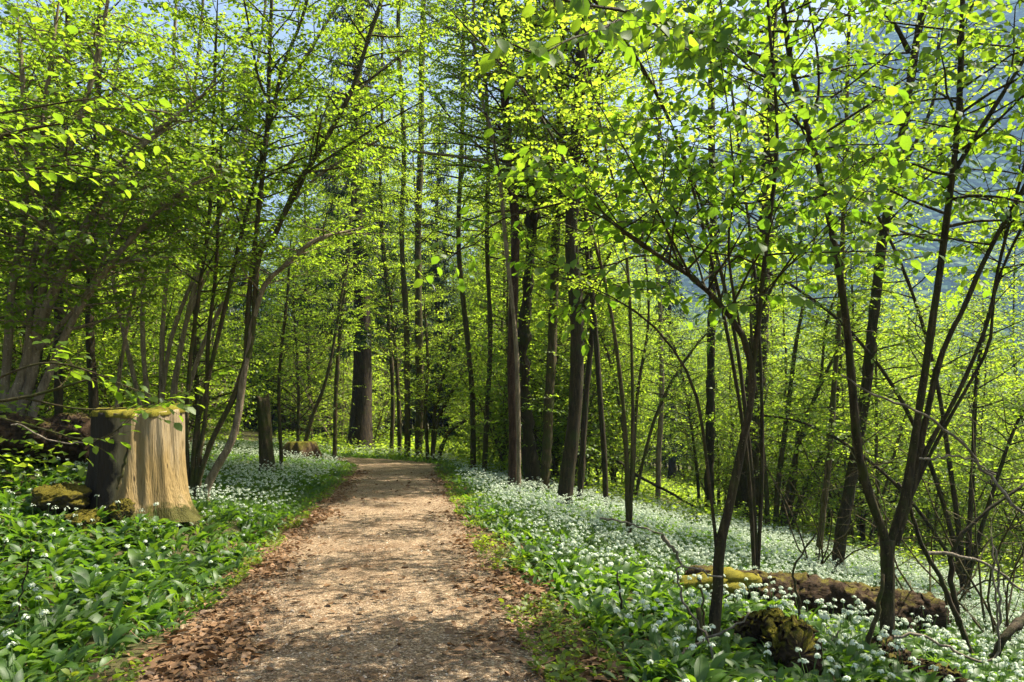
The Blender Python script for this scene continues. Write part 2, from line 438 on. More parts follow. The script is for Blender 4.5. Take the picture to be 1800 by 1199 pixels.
def mountain_mat():
    m, nt, nd, lk = new_mat('mountain_forest')
    tc = nd.new('ShaderNodeTexCoord')
    vo = nd.new('ShaderNodeTexVoronoi'); vo.inputs['Scale'].default_value = .09; lk.new(tc.outputs['Object'], vo.inputs['Vector'])
    n1 = noise(nd, lk, .008, 8, tc.outputs['Object'], .7)
    sp = nd.new('ShaderNodeSeparateXYZ'); lk.new(vo.outputs['Color'], sp.inputs[0])
    mx = nd.new('ShaderNodeMixRGB'); mx.inputs[0].default_value = .72; lk.new(sp.outputs[0], mx.inputs[1]); lk.new(n1.outputs[0], mx.inputs[2])
    r = ramp(nd, [(.3, (.008, .022, .012)), (.5, (.03, .06, .028)), (.68, (.12, .17, .07))]); lk.new(mx.outputs[0], r.inputs[0])
    # bare limestone and late snow near the crest
    s3 = nd.new('ShaderNodeSeparateXYZ'); lk.new(tc.outputs['Object'], s3.inputs[0])
    n2 = noise(nd, lk, .02, 8, tc.outputs['Object'], .75)
    a = nd.new('ShaderNodeMath'); a.operation = 'MULTIPLY_ADD'; a.inputs[1].default_value = 700
    lk.new(n2.outputs[0], a.inputs[0]); lk.new(s3.outputs[2], a.inputs[2])
    mr = nd.new('ShaderNodeMapRange'); mr.inputs[1].default_value = 1120; mr.inputs[2].default_value = 1190; lk.new(a.outputs[0], mr.inputs[0])
    m2 = nd.new('ShaderNodeMixRGB'); m2.inputs[2].default_value = (.5, .5, .5, 1); lk.new(mr.outputs[0], m2.inputs[0]); lk.new(r.outputs[0], m2.inputs[1])
    b = nd.new('ShaderNodeBump'); b.inputs['Strength'].default_value = 1; b.inputs['Distance'].default_value = 14
    lk.new(vo.outputs['Distance'], b.inputs['Height']); b.invert = True
    d = nd.new('ShaderNodeBsdfDiffuse'); lk.new(m2.outputs[0], d.inputs[0]); lk.new(b.outputs[0], d.inputs['Normal'])
    out = nd.new('ShaderNodeOutputMaterial'); lk.new(d.outputs[0], out.inputs[0])
    return m
M['mountain'] = mountain_mat()

# ------------------------------------------------------------------ setting: ground, path, mountain
def grid_mesh(xs, ys, zf):
    X, Y = np.meshgrid(xs, ys); Z = zf(X, Y)
    nx, ny = len(xs), len(ys)
    i = np.arange(ny - 1)[:, None] * nx; j = np.arange(nx - 1)[None]
    q = np.stack([i + j, i + j + 1, i + nx + j + 1, i + nx + j], -1).reshape(-1, 4)
    mb = MB(); mb.add(np.stack([X, Y, Z], -1).reshape(-1, 3), q)
    return mb

xs = np.concatenate([-np.geomspace(14, 2500, 50)[::-1], np.arange(-13.8, 20, .2), np.geomspace(20, 2500, 60)])
ys = np.concatenate([-np.geomspace(4, 1500, 30)[::-1], np.arange(-3.8, 42, .2), np.geomspace(42, 3500, 60)])
gmb = grid_mesh(xs, ys, h)
tag(gmb.build('ground', [M['soil']]), kind='structure')

py_ = np.arange(-4, 30.4, .1); ns = 17
ed = np.linspace(-1, 1, ns)
slope = 0.14 + 0.26 * np.clip(py_ - 26, 0, 8)
wd = (1.30 + .08 * np.clip((8 - py_) / 4, 0, 1) + .07 * np.sin(py_ * 2.3) + .05 * np.sin(py_ * 5.1 + 1)) * np.sqrt(1 + slope ** 2)
wd2 = (1.30 + .10 * np.clip((8 - py_) / 4, 0, 1) + .07 * np.sin(py_ * 1.9 + 2) + .05 * np.sin(py_ * 4.3)) * np.sqrt(1 + slope ** 2)
PX = cxP(py_)[:, None] + np.where(ed < 0, ed * wd2[:, None], ed * wd[:, None])
PZ = pz(py_)[:, None] + .014 + .03 * (1 - ed[None] ** 2) + .010 * np.sin(PX * 5.3 + 2 * np.sin(py_[:, None] * 1.7)) * np.sin(py_[:, None] * 3.1 + 1.3 * np.sin(PX * 4)) * (1 - ed[None] ** 2)
PV = np.stack([PX, np.repeat(py_[:, None], ns, 1), PZ], -1).reshape(-1, 3)
i = np.arange(len(py_) - 1)[:, None] * ns; j = np.arange(ns - 1)[None]
pmb = MB(); pmb.add(PV, np.stack([i + j, i + j + 1, i + ns + j + 1, i + ns + j], -1).reshape(-1, 4))
tag(pmb.build('path', [M['gravel']]), kind='structure')

def mount_z(X, Y):
    # crest rises to the right; front slope climbs from the valley floor
    top = np.interp(X, [-2500, -900, 0, 230, 560, 760, 1050, 1500, 2600, 4000], [120, 140, 200, 430, 690, 840, 980, 1050, 1000, 900])
    t = np.clip((Y - 600) / 900, 0, 1)
    rid = 40 * np.sin(X * .011 + Y * .004) + 25 * np.sin(X * .027 - Y * .008) + 12 * np.sin(X * .06 + Y * .03)
    back = np.clip((Y - 1500) / 900, 0, 1)
    return -14 + (top * sstep(0, 1, t) ** .9 + rid * t * (1.2 - t)) * (1 - .4 * back) - 6 * (t <= 0)
mx_ = np.linspace(-2400, 3600, 260); my_ = np.linspace(560, 2350, 110)
mmb = grid_mesh(mx_, my_, mount_z)
tag(mmb.build('mountain', [M['mountain']]), kind='structure')

# ------------------------------------------------------------------ plants: growing code
def poly(p0, d, length, n, wob=.12, lift=0.0):
    P = [np.asarray(p0, float)]; d = unit(d); st = length / (n - 1)
    for _ in range(n - 1):
        d = unit(d + rng.normal(0, wob, 3) + np.array([0, 0, lift]))
        P.append(P[-1] + d * st)
    return np.array(P)

def twig(mb, lv, p, d, length, lsize, n_leaf, flat=.35, droop=.2, mat=0, r=.0035, sides=3):
    """one leafy shoot: leaves alternate left and right in a loosely flat spray"""
    P = poly(p, d, length, 4, .12, -.04)
    tube(mb, P, np.linspace(r, r * .4, 4), sides, mat, cap=False)
    t = np.linspace(.22, 1, n_leaf) if n_leaf > 1 else np.array([1.])
    idx = t * 3; k = np.minimum(idx.astype(int), 2); f = (idx - k)[:, None]
    pos = P[k] * (1 - f) + P[k + 1] * f
    T = unit(P[k + 1] - P[k])
    up = np.array([0, 0, 1.])
    side = unit(np.cross(T, up) + 1e-6)
    sg = np.where(np.arange(n_leaf) % 2, 1, -1)[:, None]
    fwd = U(.35, .9, (n_leaf, 1))
    D = unit(T * fwd + side * sg * U(.6, 1.1, (n_leaf, 1)) + rng.normal(0, .22, (n_leaf, 3)) - droop * up)
    D[-1] = unit(T[-1] - .3 * up + rng.normal(0, .15, 3))
    N = unit(up + rng.normal(0, flat, (n_leaf, 3)))
    L = lsize * U(.5, 1.25, n_leaf)
    lv.add(pos, D, N, L, L * U(.68, .86, n_leaf))

def branch(mb, lv, p, d, length, r, o):
    n = 6
    P = poly(p, d, length, n, o.get('wob', .13), o.get('lift', .02))
    tube(mb, P, np.linspace(r, max(r * .25, .003), n), o.get('bsides', 4), 0, cap=False)
    leafy_branch(mb, lv, P, o, length)

def leafy_branch(mb, lv, P, o, length=None):
    n = len(P)
    if length is None: length = np.linalg.norm(np.diff(P, axis=0), axis=1).sum()
    nt = max(2, int(length / o['tstep']))
    for k in range(nt):
        u = U(.9, 1.1) * (o.get('bare', .22) + (1 - o.get('bare', .22)) * (k + .5) / nt); u = min(u, .999)
        a = u * (n - 1); i0 = int(a); f = a - i0
        pp = P[i0] * (1 - f) + P[i0 + 1] * f
        T = unit(P[i0 + 1] - P[i0]); side = unit(np.cross(T, [0, 0, 1]) + 1e-6)
        sg = 1 if k % 2 else -1
        td = unit(T * U(.5, 1) + sg * side * U(.5, 1.1) + rng.normal(0, .18, 3) + np.array([0, 0, U(-.15, .2)]))
        tl = o['tlen'] * U(.6, 1.25) * (1.15 - .5 * u)
        twig(mb, lv, pp, td, tl, o['leaf'], max(3, int(tl / o['lstep'])), o.get('flat', .35), o.get('droop', .2), 0, o.get('tr', .003))
    twig(mb, lv, P[-1], P[-1] - P[-2], o['tlen'] * .7, o['leaf'], 5, o.get('flat', .35), o.get('droop', .2))

def stem_tube(mb, P, r0, r1, sides=8, flare=1.5, rough=.03, power=1.0, taper=True):
    t = np.linspace(0, 1, len(P))
    r = r0 + (r1 - r0) * t ** power
    d = np.r_[0, np.cumsum(np.linalg.norm(np.diff(P, axis=0), axis=1))]
    r = r * (1 + (flare - 1) * np.exp(-d / (r0 * 2.2)))
    if taper: r = r * np.clip((1 - t) * 7 + .12, 0, 1)
    tube(mb, P, r, sides, 0, rough)
    return r

def grow(mb, lv, P, rad, o, t0, t1=1.0, nb=8, blen=1.6, bias=None, el=(.0, .55), taper=.5):
    """side branches along a stem between the fractions t0 and t1"""
    n = len(P); az = U(0, 6.28); nb = int(nb * o.get('dens', 3.4)); blen *= o.get('reach', 1.15)
    for k in range(nb):
        t = t0 + (t1 - t0) * (k + U(.2, .8)) / nb; t = min(t, .995)
        a = t * (n - 1); i0 = int(a); f = a - i0
        p = P[i0] * (1 - f) + P[i0 + 1] * f; r = rad[i0] * (1 - f) + rad[i0 + 1] * f
        az += 2.4 + U(-.5, .5); e = U(*el)
        d = np.array([math.cos(az) * math.cos(e), math.sin(az) * math.cos(e), math.sin(e)])
        if bias is not None: d = unit(d + np.asarray(bias))
        ln = blen * U(.6, 1.2) * (1 - taper * (t - t0) / max(t1 - t0, .01))
        branch(mb, lv, p, d, ln, min(r * .5, .006 + ln * .009), o)

O_HAZEL = dict(leaf=.074, tstep=.095, tlen=.5, lstep=.05, flat=.38, droop=.22, tr=.003)
O_BEECH = dict(leaf=.075, tstep=.10, tlen=.5, lstep=.05, flat=.4, droop=.15, tr=.003)
O_BIG = dict(leaf=.09, tstep=.15, tlen=.5, lstep=.07, flat=.6, droop=.75, tr=.003, dens=2.6)
O_FAR = dict(leaf=.125, tstep=.22, tlen=.6, lstep=.10, flat=.45, droop=.2, tr=.004, bsides=3)

def finish(name, base, stems, lv, leafmat, barkmat, label, cat, group=None, stem_name='stem', lod=LEAF_NEAR):
    root = empty(name, tuple(base), label, cat, group)
    for mb in stems:
        bm_ = barkmat if not isinstance(mb, tuple) else mb[1]
        m_ = mb if not isinstance(mb, tuple) else mb[0]
        m_.build(stem_name, [M[bm_]], root, base)
    if lv is not None and lv.P:
        c = MB(); lv.emit(c, lod)
        c.build('crown', [M[leafmat]], root, base)
    return root

def hero(name, base_px, stems, o, leafmat, barkmat, label, cat, group=None, y=None, stem_name=None, lod=LEAF_NEAR):
    """a tree traced stem by stem: stems = dicts with pts [(px,py,dy)], width in px at the foot and the top, branching spec"""
    if y is None:
        base = ground_at(*base_px)
    else:
        bx = (base_px[0] - CX) / F * y; base = np.array([bx, y, float(h(bx, y))])
    lv = Leaves(); mbs = []
    for s in stems:
        mb = MB(); Y0 = base[1] + s.get('y', 0)
        pts = [W(px, py, Y0 + (q[0] if q else 0)) for px, py, *q in s['pts']]
        if s.get('root', True):
            f = pts[0].copy(); g = base + (0, s.get('y', 0), 0)
            f = np.array([f[0], f[1], float(h(f[0], f[1])) - .12])
            if pts[0][2] > f[2] + .25: pts = [f] + pts
            else: pts[0] = f
        n = max(14, int(np.linalg.norm(np.diff(np.array(pts), axis=0), axis=1).sum() / .18))
        P = resample(pts, min(n, 70))
        r0, r1 = s['w'][0] * Y0 / F * .44, s['w'][1] * Y0 / F * .44
        rad = stem_tube(mb, P, r0, r1, s.get('sides', 8), s.get('flare', 1.25) if s.get('root', True) else 1.0, s.get('rough', .05), taper=s.get('taper', True))
        for g in s.get('grow', []):
            grow(mb, lv, P, rad, {**o, **g.get('o', {})}, **{k: v for k, v in g.items() if k != 'o'})
        for br in s.get('limbs', []):        # traced side limbs, and unseen ones added for shade
            bp = [W(px, py, Y0 + (q[0] if q else 0)) for px, py, *q in br['pts']]
            BP = resample(bp, max(8, 4 * len(bp)))
            rb = np.linspace(br['w'][0], br['w'][1], len(BP)) * Y0 / F / 2
            tube(mb, BP, rb, 6, 0, .03)
            if br.get('leafy', True): leafy_branch(mb, lv, BP, {**o, **br.get('o', {})})
            for g in br.get('grow', []):
                grow(mb, lv, BP, rb, {**o, **g.get('o', {})}, **{k: v for k, v in g.items() if k != 'o'})
        mbs.append((mb, s['bark']) if 'bark' in s else mb)
    if stem_name is None: stem_name = 'stem' if len(stems) > 1 else 'trunk'
    return finish(name, base, mbs, lv, leafmat, barkmat, label, cat, group, stem_name, lod)

# ------------------------------------------------------------------ traced trees on the right
hero('forked_tree', (1558, 1225), [
    dict(pts=[(1558, 1215), (1560, 1080), (1560, 950)], w=(27, 28), flare=1.15, rough=.03, taper=False),
    dict(pts=[(1562, 985), (1552, 935), (1535, 890), (1510, 800), (1500, 700), (1487, 560), (1470, 450), (1440, 300), (1415, 210), (1390, 110), (1375, 0), (1350, -150), (1330, -330)],
         w=(19.72, 6.2), root=False, grow=[dict(t0=.55, nb=10, blen=1.5), dict(t0=.72, t1=.8, nb=2, blen=1.2, bias=(1, 0, 0))],
         limbs=[dict(pts=[(1383, 118), (1330, 98), (1270, 78), (1195, 50, -.6), (1110, 22, -1.2), (1010, 5, -1.8), (900, -30, -2.2)], w=(8, 3), o=dict(leaf=.12, bare=.2, droop=1.1, tstep=.16, tlen=.34, lstep=.075), leafy=True),
                dict(pts=[(1110, 22, -1.2), (1060, 50, -1.9), (1000, 70, -2.3), (950, 95, -2.5), (905, 80, -2.7)], w=(4, 2), o=dict(leaf=.115, bare=.1, droop=1.1, tstep=.075, tlen=.3, lstep=.07)),
                dict(pts=[(1270, 78, 0), (1220, 90, -1.2), (1170, 60, -2.0), (1130, 20, -2.5)], w=(4, 2), o=dict(leaf=.11, bare=.1, droop=1.1, tstep=.08, tlen=.3, lstep=.07)),
                dict(pts=[(1345, -180), (1200, -300, .3), (1040, -380, .7), (900, -420, 1.0), (760, -440, 1.3)], w=(9, 3), o=dict(bare=.3), grow=[dict(t0=.3, nb=6, blen=1.3)]),  # unseen limb above the frame, added to shade the left foreground
                dict(pts=[(1352, -120), (1250, -220, -.6), (1120, -300, -1.1), (980, -340, -1.4)], w=(8, 3), o=dict(bare=.3), grow=[dict(t0=.35, nb=5, blen=1.1)]),  # second added limb out of view, also there for the foreground shade
                dict(pts=[(1418, 215), (1438, 170), (1436, 90), (1420, 0), (1405, -90)], w=(5.22, 2.48), leafy=True),
                dict(pts=[(1440, 300, 0), (1400, 210, -.4), (1330, 130, -.9), (1250, 60, -1.4)], w=(4.06, 1.86), o=dict(leaf=.11, droop=.8, bare=.4))]),
    dict(pts=[(1560, 985), (1572, 930), (1590, 880), (1610, 760), (1640, 560), (1665, 380), (1685, 200), (1692, 0), (1697, -160), (1705, -330)],
         w=(18.56, 7.44), root=False, grow=[dict(t0=.42, nb=12, blen=1.5, bias=(.2, 0, 0))],
         limbs=[dict(pts=[(1685, 265), (1610, 262, -.3), (1545, 275, -.5), (1500, 290, -.6)], w=(4.06, 1.86), o=dict(bare=.5)),
                dict(pts=[(1680, 180), (1625, 158, .3), (1560, 190, .5)], w=(3.48, 1.86), o=dict(bare=.5))]),
    dict(pts=[(1575, 960), (1605, 850), (1650, 640), (1695, 540), (1720, 480), (1760, 400), (1800, 330), (1850, 220), (1880, 60)], w=(13.92, 5.58), root=False,
         grow=[dict(t0=.55, nb=7, blen=1.2)]),
    dict(pts=[(1580, 940), (1625, 800), (1680, 700), (1735, 570), (1755, 470), (1790, 330), (1830, 180)], w=(10.44, 4.34), root=False, grow=[dict(t0=.6, nb=5, blen=1.1)]),
    dict(pts=[(1575, 935), (1640, 790), (1712, 660), (1740, 600), (1752, 500), (1800, 395), (1870, 280)], w=(8.7, 3.72), root=False, grow=[dict(t0=.65, nb=4, blen=1.1)]),
    dict(pts=[(1660, 330), (1725, 225), (1800, 105), (1860, 0), (1900, -90)], w=(10.44, 4.96), root=False, grow=[dict(t0=.2, nb=5, blen=1.2)]),
], O_BIG, 'big_leaf', 'bark_near', 'near tree forking knee-high into several long bare stems, mossy foot beside the small mossy log',
    'tree', y=6.6)

hero('arching_tree', (1250, 1199), [
    dict(pts=[(1250, 1195), (1255, 1110), (1262, 1030), (1265, 960), (1285, 880), (1305, 780), (1322, 700), (1320, 640), (1305, 590), (1270, 540), (1220, 490), (1160, 452), (1095, 405), (1040, 372), (985, 358)],
         w=(25.52, 4.34), grow=[dict(t0=.62, nb=9, blen=1.0, bias=(0, 0, .5), o=dict(bare=.4))],
         limbs=[dict(pts=[(985, 358), (930, 372, .2), (880, 388, .4), (820, 430, .6), (790, 455, .8)], w=(4.06, 1.86)),
                dict(pts=[(1095, 405), (1040, 330, .2), (1000, 305, .4), (930, 300, .7)], w=(2.9, 1.24), o=dict(bare=.4)),
                dict(pts=[(1215, 488), (1170, 400, -.2), (1130, 320, -.3), (1085, 240, -.4), (1050, 180, -.5)], w=(4.64, 1.86)),
                dict(pts=[(1240, 508), (1215, 430, .2), (1170, 330, .3), (1165, 250, .4), (1140, 160, .5)], w=(4.06, 1.86)),
                dict(pts=[(1150, 450), (1100, 455, .1), (1060, 490, .3), (1040, 540, .5)], w=(2.9, 1.86), o=dict(bare=.6))]),
    dict(pts=[(1316, 690), (1330, 600), (1338, 520), (1346, 440), (1360, 330), (1366, 240), (1362, 150), (1352, 40), (1345, -120)], w=(10.44, 4.96), root=False,
         grow=[dict(t0=.2, nb=11, blen=1.0)]),
    dict(pts=[(1318, 670), (1330, 575), (1360, 500), (1400, 440), (1425, 380)], w=(6.96, 2.48), root=False, grow=[dict(t0=.4, nb=4, blen=.8)]),
    dict(pts=[(1310, 620), (1290, 520), (1280, 430), (1290, 330), (1280, 200), (1260, 60)], w=(5.8, 2.48), root=False, grow=[dict(t0=.3, nb=7, blen=.9)]),
    dict(pts=[(1262, 985), (1248, 860), (1225, 700), (1180, 610), (1120, 550), (1040, 505), (985, 490)], w=(8.7, 2.48), root=False,
         grow=[dict(t0=.75, nb=3, blen=.6, o=dict(bare=.5))]),
], O_BIG, 'big_leaf', 'bark_near', 'near tree whose stem bends over in an arch toward the gravel path', 'tree', y=5.6)

hero('leaning_tree', (1468, 1015), [
    dict(pts=[(1468, 1012), (1480, 930), (1495, 850), (1520, 700), (1535, 560), (1555, 400), (1580, 280), (1605, 110), (1625, 0), (1650, -160)], w=(24.96, 12.8), grow=[dict(t0=.5, nb=12, blen=2.2)],
         limbs=[dict(pts=[(1562, 350), (1590, 290, .3), (1640, 180, .6), (1650, 60, .8)], w=(9.36, 4)), dict(pts=[(1597, 90), (1570, 40, -.4), (1520, -10, -.8)], w=(9.36, 4))])],
    O_BEECH, 'beech_leaf', 'bark_dark', 'dark leaning trunk rising just behind the big mossy log', 'tree')
hero('slender_tree', (1437, 985), [dict(pts=[(1437, 983), (1447, 900), (1458, 800), (1466, 680), (1475, 560), (1485, 300), (1492, 60), (1500, -150)], w=(13.26, 5.6), grow=[dict(t0=.45, nb=12, blen=1.8)])],
     O_BEECH, 'beech_leaf', 'bark', 'thin straight tree just left of the dark leaning trunk', 'tree')
hero('ivy_clad_tree', (1316, 925), [dict(pts=[(1316, 922), (1314, 860), (1318, 780), (1326, 700), (1335, 560), (1345, 420), (1352, 200), (1358, 0), (1362, -200)], w=(43.68, 16), flare=1.5, rough=.12, sides=10, grow=[dict(t0=.12, t1=.4, nb=8, blen=.8), dict(t0=.42, nb=18, blen=2.4)])],
     O_BEECH, 'beech_leaf', 'bark_dark', 'thick dark ivy-covered trunk beside the fan of hazel stems', 'tree')
hero('slender_tree', (1246, 908), [dict(pts=[(1246, 906), (1248, 780), (1250, 600), (1254, 400), (1250, 200), (1252, 0), (1255, -150)], w=(18.72, 11.2), rough=.07, grow=[dict(t0=.36, nb=17, blen=2.2)])],
     O_BEECH, 'beech_leaf', 'bark_dark', 'straight dark tree left of the thick ivy-covered trunk', 'tree')
hero('hazel_shrub', (1375, 945), [
    dict(pts=[(1362, 940), (1368, 850), (1385, 720), (1400, 600), (1425, 470), (1440, 330)], w=(12.48, 4), grow=[dict(t0=.3, nb=8, blen=1.4)]),
    dict(pts=[(1372, 942), (1390, 840), (1420, 730), (1460, 640), (1510, 560), (1560, 500)], w=(11.7, 4), grow=[dict(t0=.3, nb=8, blen=1.4)]),
    dict(pts=[(1350, 938), (1345, 830), (1330, 700), (1320, 560), (1325, 430)], w=(10.92, 4), grow=[dict(t0=.3, nb=8, blen=1.4)]),
    dict(pts=[(1385, 945), (1410, 870), (1445, 800), (1500, 720), (1550, 670)], w=(10.14, 3.2), grow=[dict(t0=.3, nb=8, blen=1.4)]),
    dict(pts=[(1378, 945), (1395, 860), (1405, 760), (1440, 680), (1455, 560), (1500, 450)], w=(10.92, 3.2), grow=[dict(t0=.3, nb=8, blen=1.4)]),
], O_HAZEL, 'beech_leaf', 'bark', 'hazel with five stems fanning right, between ivy-covered trunk and dark leaning trunk', 'shrub')

# trunks beside the path
hero('tall_tree', (990, 890), [dict(pts=[(990, 890), (998, 830), (1006, 770), (1012, 700), (1015, 600), (1010, 500), (1004, 430), (1008, 330), (1014, 230), (1022, 100), (1030, 0), (1040, -200), (1050, -420)],
     w=(29.64, 19.2), flare=1.35, sides=12, rough=.03, grow=[dict(t0=.22, t1=.5, nb=7, blen=.9, o=dict(bare=.4)), dict(t0=.42, nb=34, blen=2.8)],
     limbs=[dict(pts=[(1022, 540), (1050, 490, -.4), (1075, 440, -.6), (1090, 400, -.7)], w=(7.02, 3.2))])],
     O_BEECH, 'beech_leaf', 'bark_dark', 'thick rough dark trunk at the right path edge, with the widest foot', 'tree')
hero('tall_tree', (901, 866), [dict(pts=[(901, 864), (903, 760), (900, 640), (903, 520), (906, 400), (898, 300), (888, 190), (884, 60), (880, -60), (878, -300)],
     w=(20.28, 14.4), flare=1.15, sides=12, rough=.025, grow=[dict(t0=.42, nb=32, blen=2.7)])],
     O_BEECH, 'beech_leaf', 'bark_red', 'reddish brown straight trunk with a pale thin stem leaning on it', 'tree')
hero('slender_tree', (913, 872), [dict(pts=[(912, 868), (911, 740), (908, 620), (899, 520), (890, 440), (880, 330), (866, 240), (846, 170), (835, 90), (832, 0), (825, -120)],
     w=(9.36, 6.4), sides=8, grow=[dict(t0=.55, nb=12, blen=1.9)], limbs=[dict(pts=[(868, 292), (820, 278, -.2), (740, 268, -.4), (640, 252, -.8), (560, 230, -1)], w=(6.24, 2.4), o=dict(bare=.4)), dict(pts=[(848, 180), (820, 150), (780, 120)], w=(3.9, 1.6))])],
     O_BEECH, 'beech_leaf', 'bark_pale', 'pale thin stem pressed against the reddish brown trunk', 'tree')
hero('mossy_tree', (936, 862), [dict(pts=[(936, 862), (930, 780), (922, 700), (920, 600), (930, 480), (936, 380), (930, 200), (928, 0), (925, -200)], w=(28.08, 11.2), flare=1.3, sides=10, rough=.12, grow=[dict(t0=.1, t1=.35, nb=8, blen=.7, o=dict(bare=.5)), dict(t0=.42, nb=26, blen=2.5)])],
     O_BEECH, 'beech_leaf', 'bark_dark', 'blackish lumpy trunk standing between reddish trunk and the mossy one', 'tree')
hero('mossy_tree', (962, 868), [dict(pts=[(956, 868), (962, 780), (965, 700), (970, 620), (974, 500), (978, 380), (984, 250), (988, 100), (990, -40), (994, -240)], w=(20.28, 13.6), sides=10, rough=.06, grow=[dict(t0=.12, t1=.4, nb=6, blen=.8, o=dict(bare=.5)), dict(t0=.42, nb=28, blen=2.6)])],
     O_BEECH, 'beech_leaf', 'bark', 'mossy trunk just left of the thickest trunk with the wide foot', 'tree')
for px, py, top, w, bk, lb in [
        (832, 832, [(830, 700), (822, 600), (806, 430), (812, 250), (815, 50)], 12, 'bark', 'thin tree at path edge, left one of a close pair'),
        (851, 838, [(856, 720), (862, 600), (856, 420), (858, 250), (850, 50)], 11, 'bark', 'thin tree at path edge, right one of a close pair'),
        (1066, 896, [(1062, 800), (1054, 690), (1045, 560), (1030, 400), (1035, 200)], 12, 'bark_dark', 'thin dark tree in the garlic right of the wide-footed trunk'),
        (1156, 892, [(1158, 800), (1163, 700), (1160, 540), (1150, 380), (1160, 200)], 11, 'bark_pale', 'thin pale pole-like tree standing alone in white flowering garlic'),
        (1018, 885, [(1024, 800), (1030, 700), (1042, 560), (1038, 420), (1050, 250)], 13, 'bark_dark', 'dark thin tree tucked right behind the wide-footed trunk'),
        (716, 806, [(716, 700), (714, 560), (706, 420), (710, 260), (700, 60)], 13, 'bark', 'thin tree left of the tall grey trunk at the path bend'),
        (735, 806, [(738, 700), (736, 560), (735, 400), (740, 260), (742, 60)], 17, 'bark', 'tall grey trunk at the bend where the path disappears'),
        (703, 804, [(700, 690), (690, 560), (675, 440), (668, 300)], 9, 'bark', 'very thin leaning tree beside the hanging spruce twigs'),
        (1230, 900, [(1222, 800), (1195, 640), (1160, 560)], 7, 'bark', 'bent sapling left of the straight dark tree')]:
    hero('slender_tree', (px, py), [dict(pts=[(px, py - 2)] + top + ([(top[-1][0] + 4, -60), (top[-1][0], -330)] if w > 10 else []), w=(w, w * .4), grow=[dict(t0=.33, nb=22, blen=2.1)])], O_BEECH, 'beech_leaf', bk, lb, 'tree')
hero('hazel_shrub', (765, 812), [
    dict(pts=[(758, 808), (770, 740), (800, 680), (830, 640), (860, 600)], w=(9, 4), grow=[dict(t0=.3, nb=7, blen=1.5)]),
    dict(pts=[(766, 810), (790, 760), (835, 730), (880, 690), (920, 650)], w=(9, 4), grow=[dict(t0=.3, nb=7, blen=1.5)]),
    dict(pts=[(760, 808), (765, 720), (785, 640), (800, 560)], w=(9, 4), grow=[dict(t0=.3, nb=7, blen=1.5)]),
    dict(pts=[(752, 806), (748, 720), (752, 640), (745, 520)], w=(8, 4), grow=[dict(t0=.3, nb=7, blen=1.5)]),
], O_BEECH, 'beech_leaf', 'bark', 'many-stemmed shrub spreading right at the far end of the path', 'shrub')

# ------------------------------------------------------------------ traced trees on the left
hero('hazel_tree', (366, 858), [
    dict(pts=[(364, 858), (385, 815), (405, 780), (418, 735), (424, 690), (432, 640), (440, 600), (447, 555), (466, 500), (492, 475), (520, 450), (560, 420), (640, 400, .5)], w=(17.16, 6.8), bark='bark_pale', rough=.06, sides=10, grow=[dict(t0=.6, nb=5, blen=1.3)]),
    dict(pts=[(436, 630), (446, 560), (450, 490), (458, 440), (480, 420), (520, 330), (552, 280), (590, 215), (622, 150), (650, 60), (675, -20), (700, -200)], w=(12.48, 6.8), root=False, grow=[dict(t0=.35, nb=10, blen=1.8)],
         limbs=[dict(pts=[(528, 310), (590, 270, -.3), (660, 225, -.6), (740, 180, -1)], w=(5.46, 2.55)), dict(pts=[(470, 430), (500, 380), (540, 300), (560, 180)], w=(6.24, 2.55))]),
    dict(pts=[(432, 640), (438, 520), (448, 430), (462, 300), (470, 220), (474, 90), (480, -60), (486, -240)], w=(11.7, 5.95), root=False, grow=[dict(t0=.35, nb=9, blen=1.7)]),
    dict(pts=[(338, 842), (348, 740), (372, 640), (400, 520), (420, 430), (445, 330), (478, 200), (500, 110), (535, 20), (560, -120)], w=(10.92, 5.95), grow=[dict(t0=.45, nb=9, blen=1.7)],
         limbs=[dict(pts=[(480, 195), (455, 140, -.3), (440, 60, -.5), (425, -20, -.6)], w=(5.46, 2.55))]),
    dict(pts=[(350, 846), (375, 770), (410, 700), (436, 620), (445, 590)], w=(10.92, 10.2), sides=8, taper=False),
    dict(pts=[(330, 836), (328, 740), (336, 620), (352, 500), (368, 380), (374, 260), (378, 120), (384, -40)], w=(9.36, 5.1), grow=[dict(t0=.4, nb=9, blen=1.7)]),
    dict(pts=[(345, 842), (362, 720), (366, 600), (380, 470), (384, 350), (390, 220), (395, 60)], w=(9.36, 5.1), grow=[dict(t0=.45, nb=8, blen=1.6)]),
], O_HAZEL, 'hazel_leaf', 'bark', 'many-stemmed hazel with one pale crooked stem, growing right beside the big stump', 'tree', y=12.2)

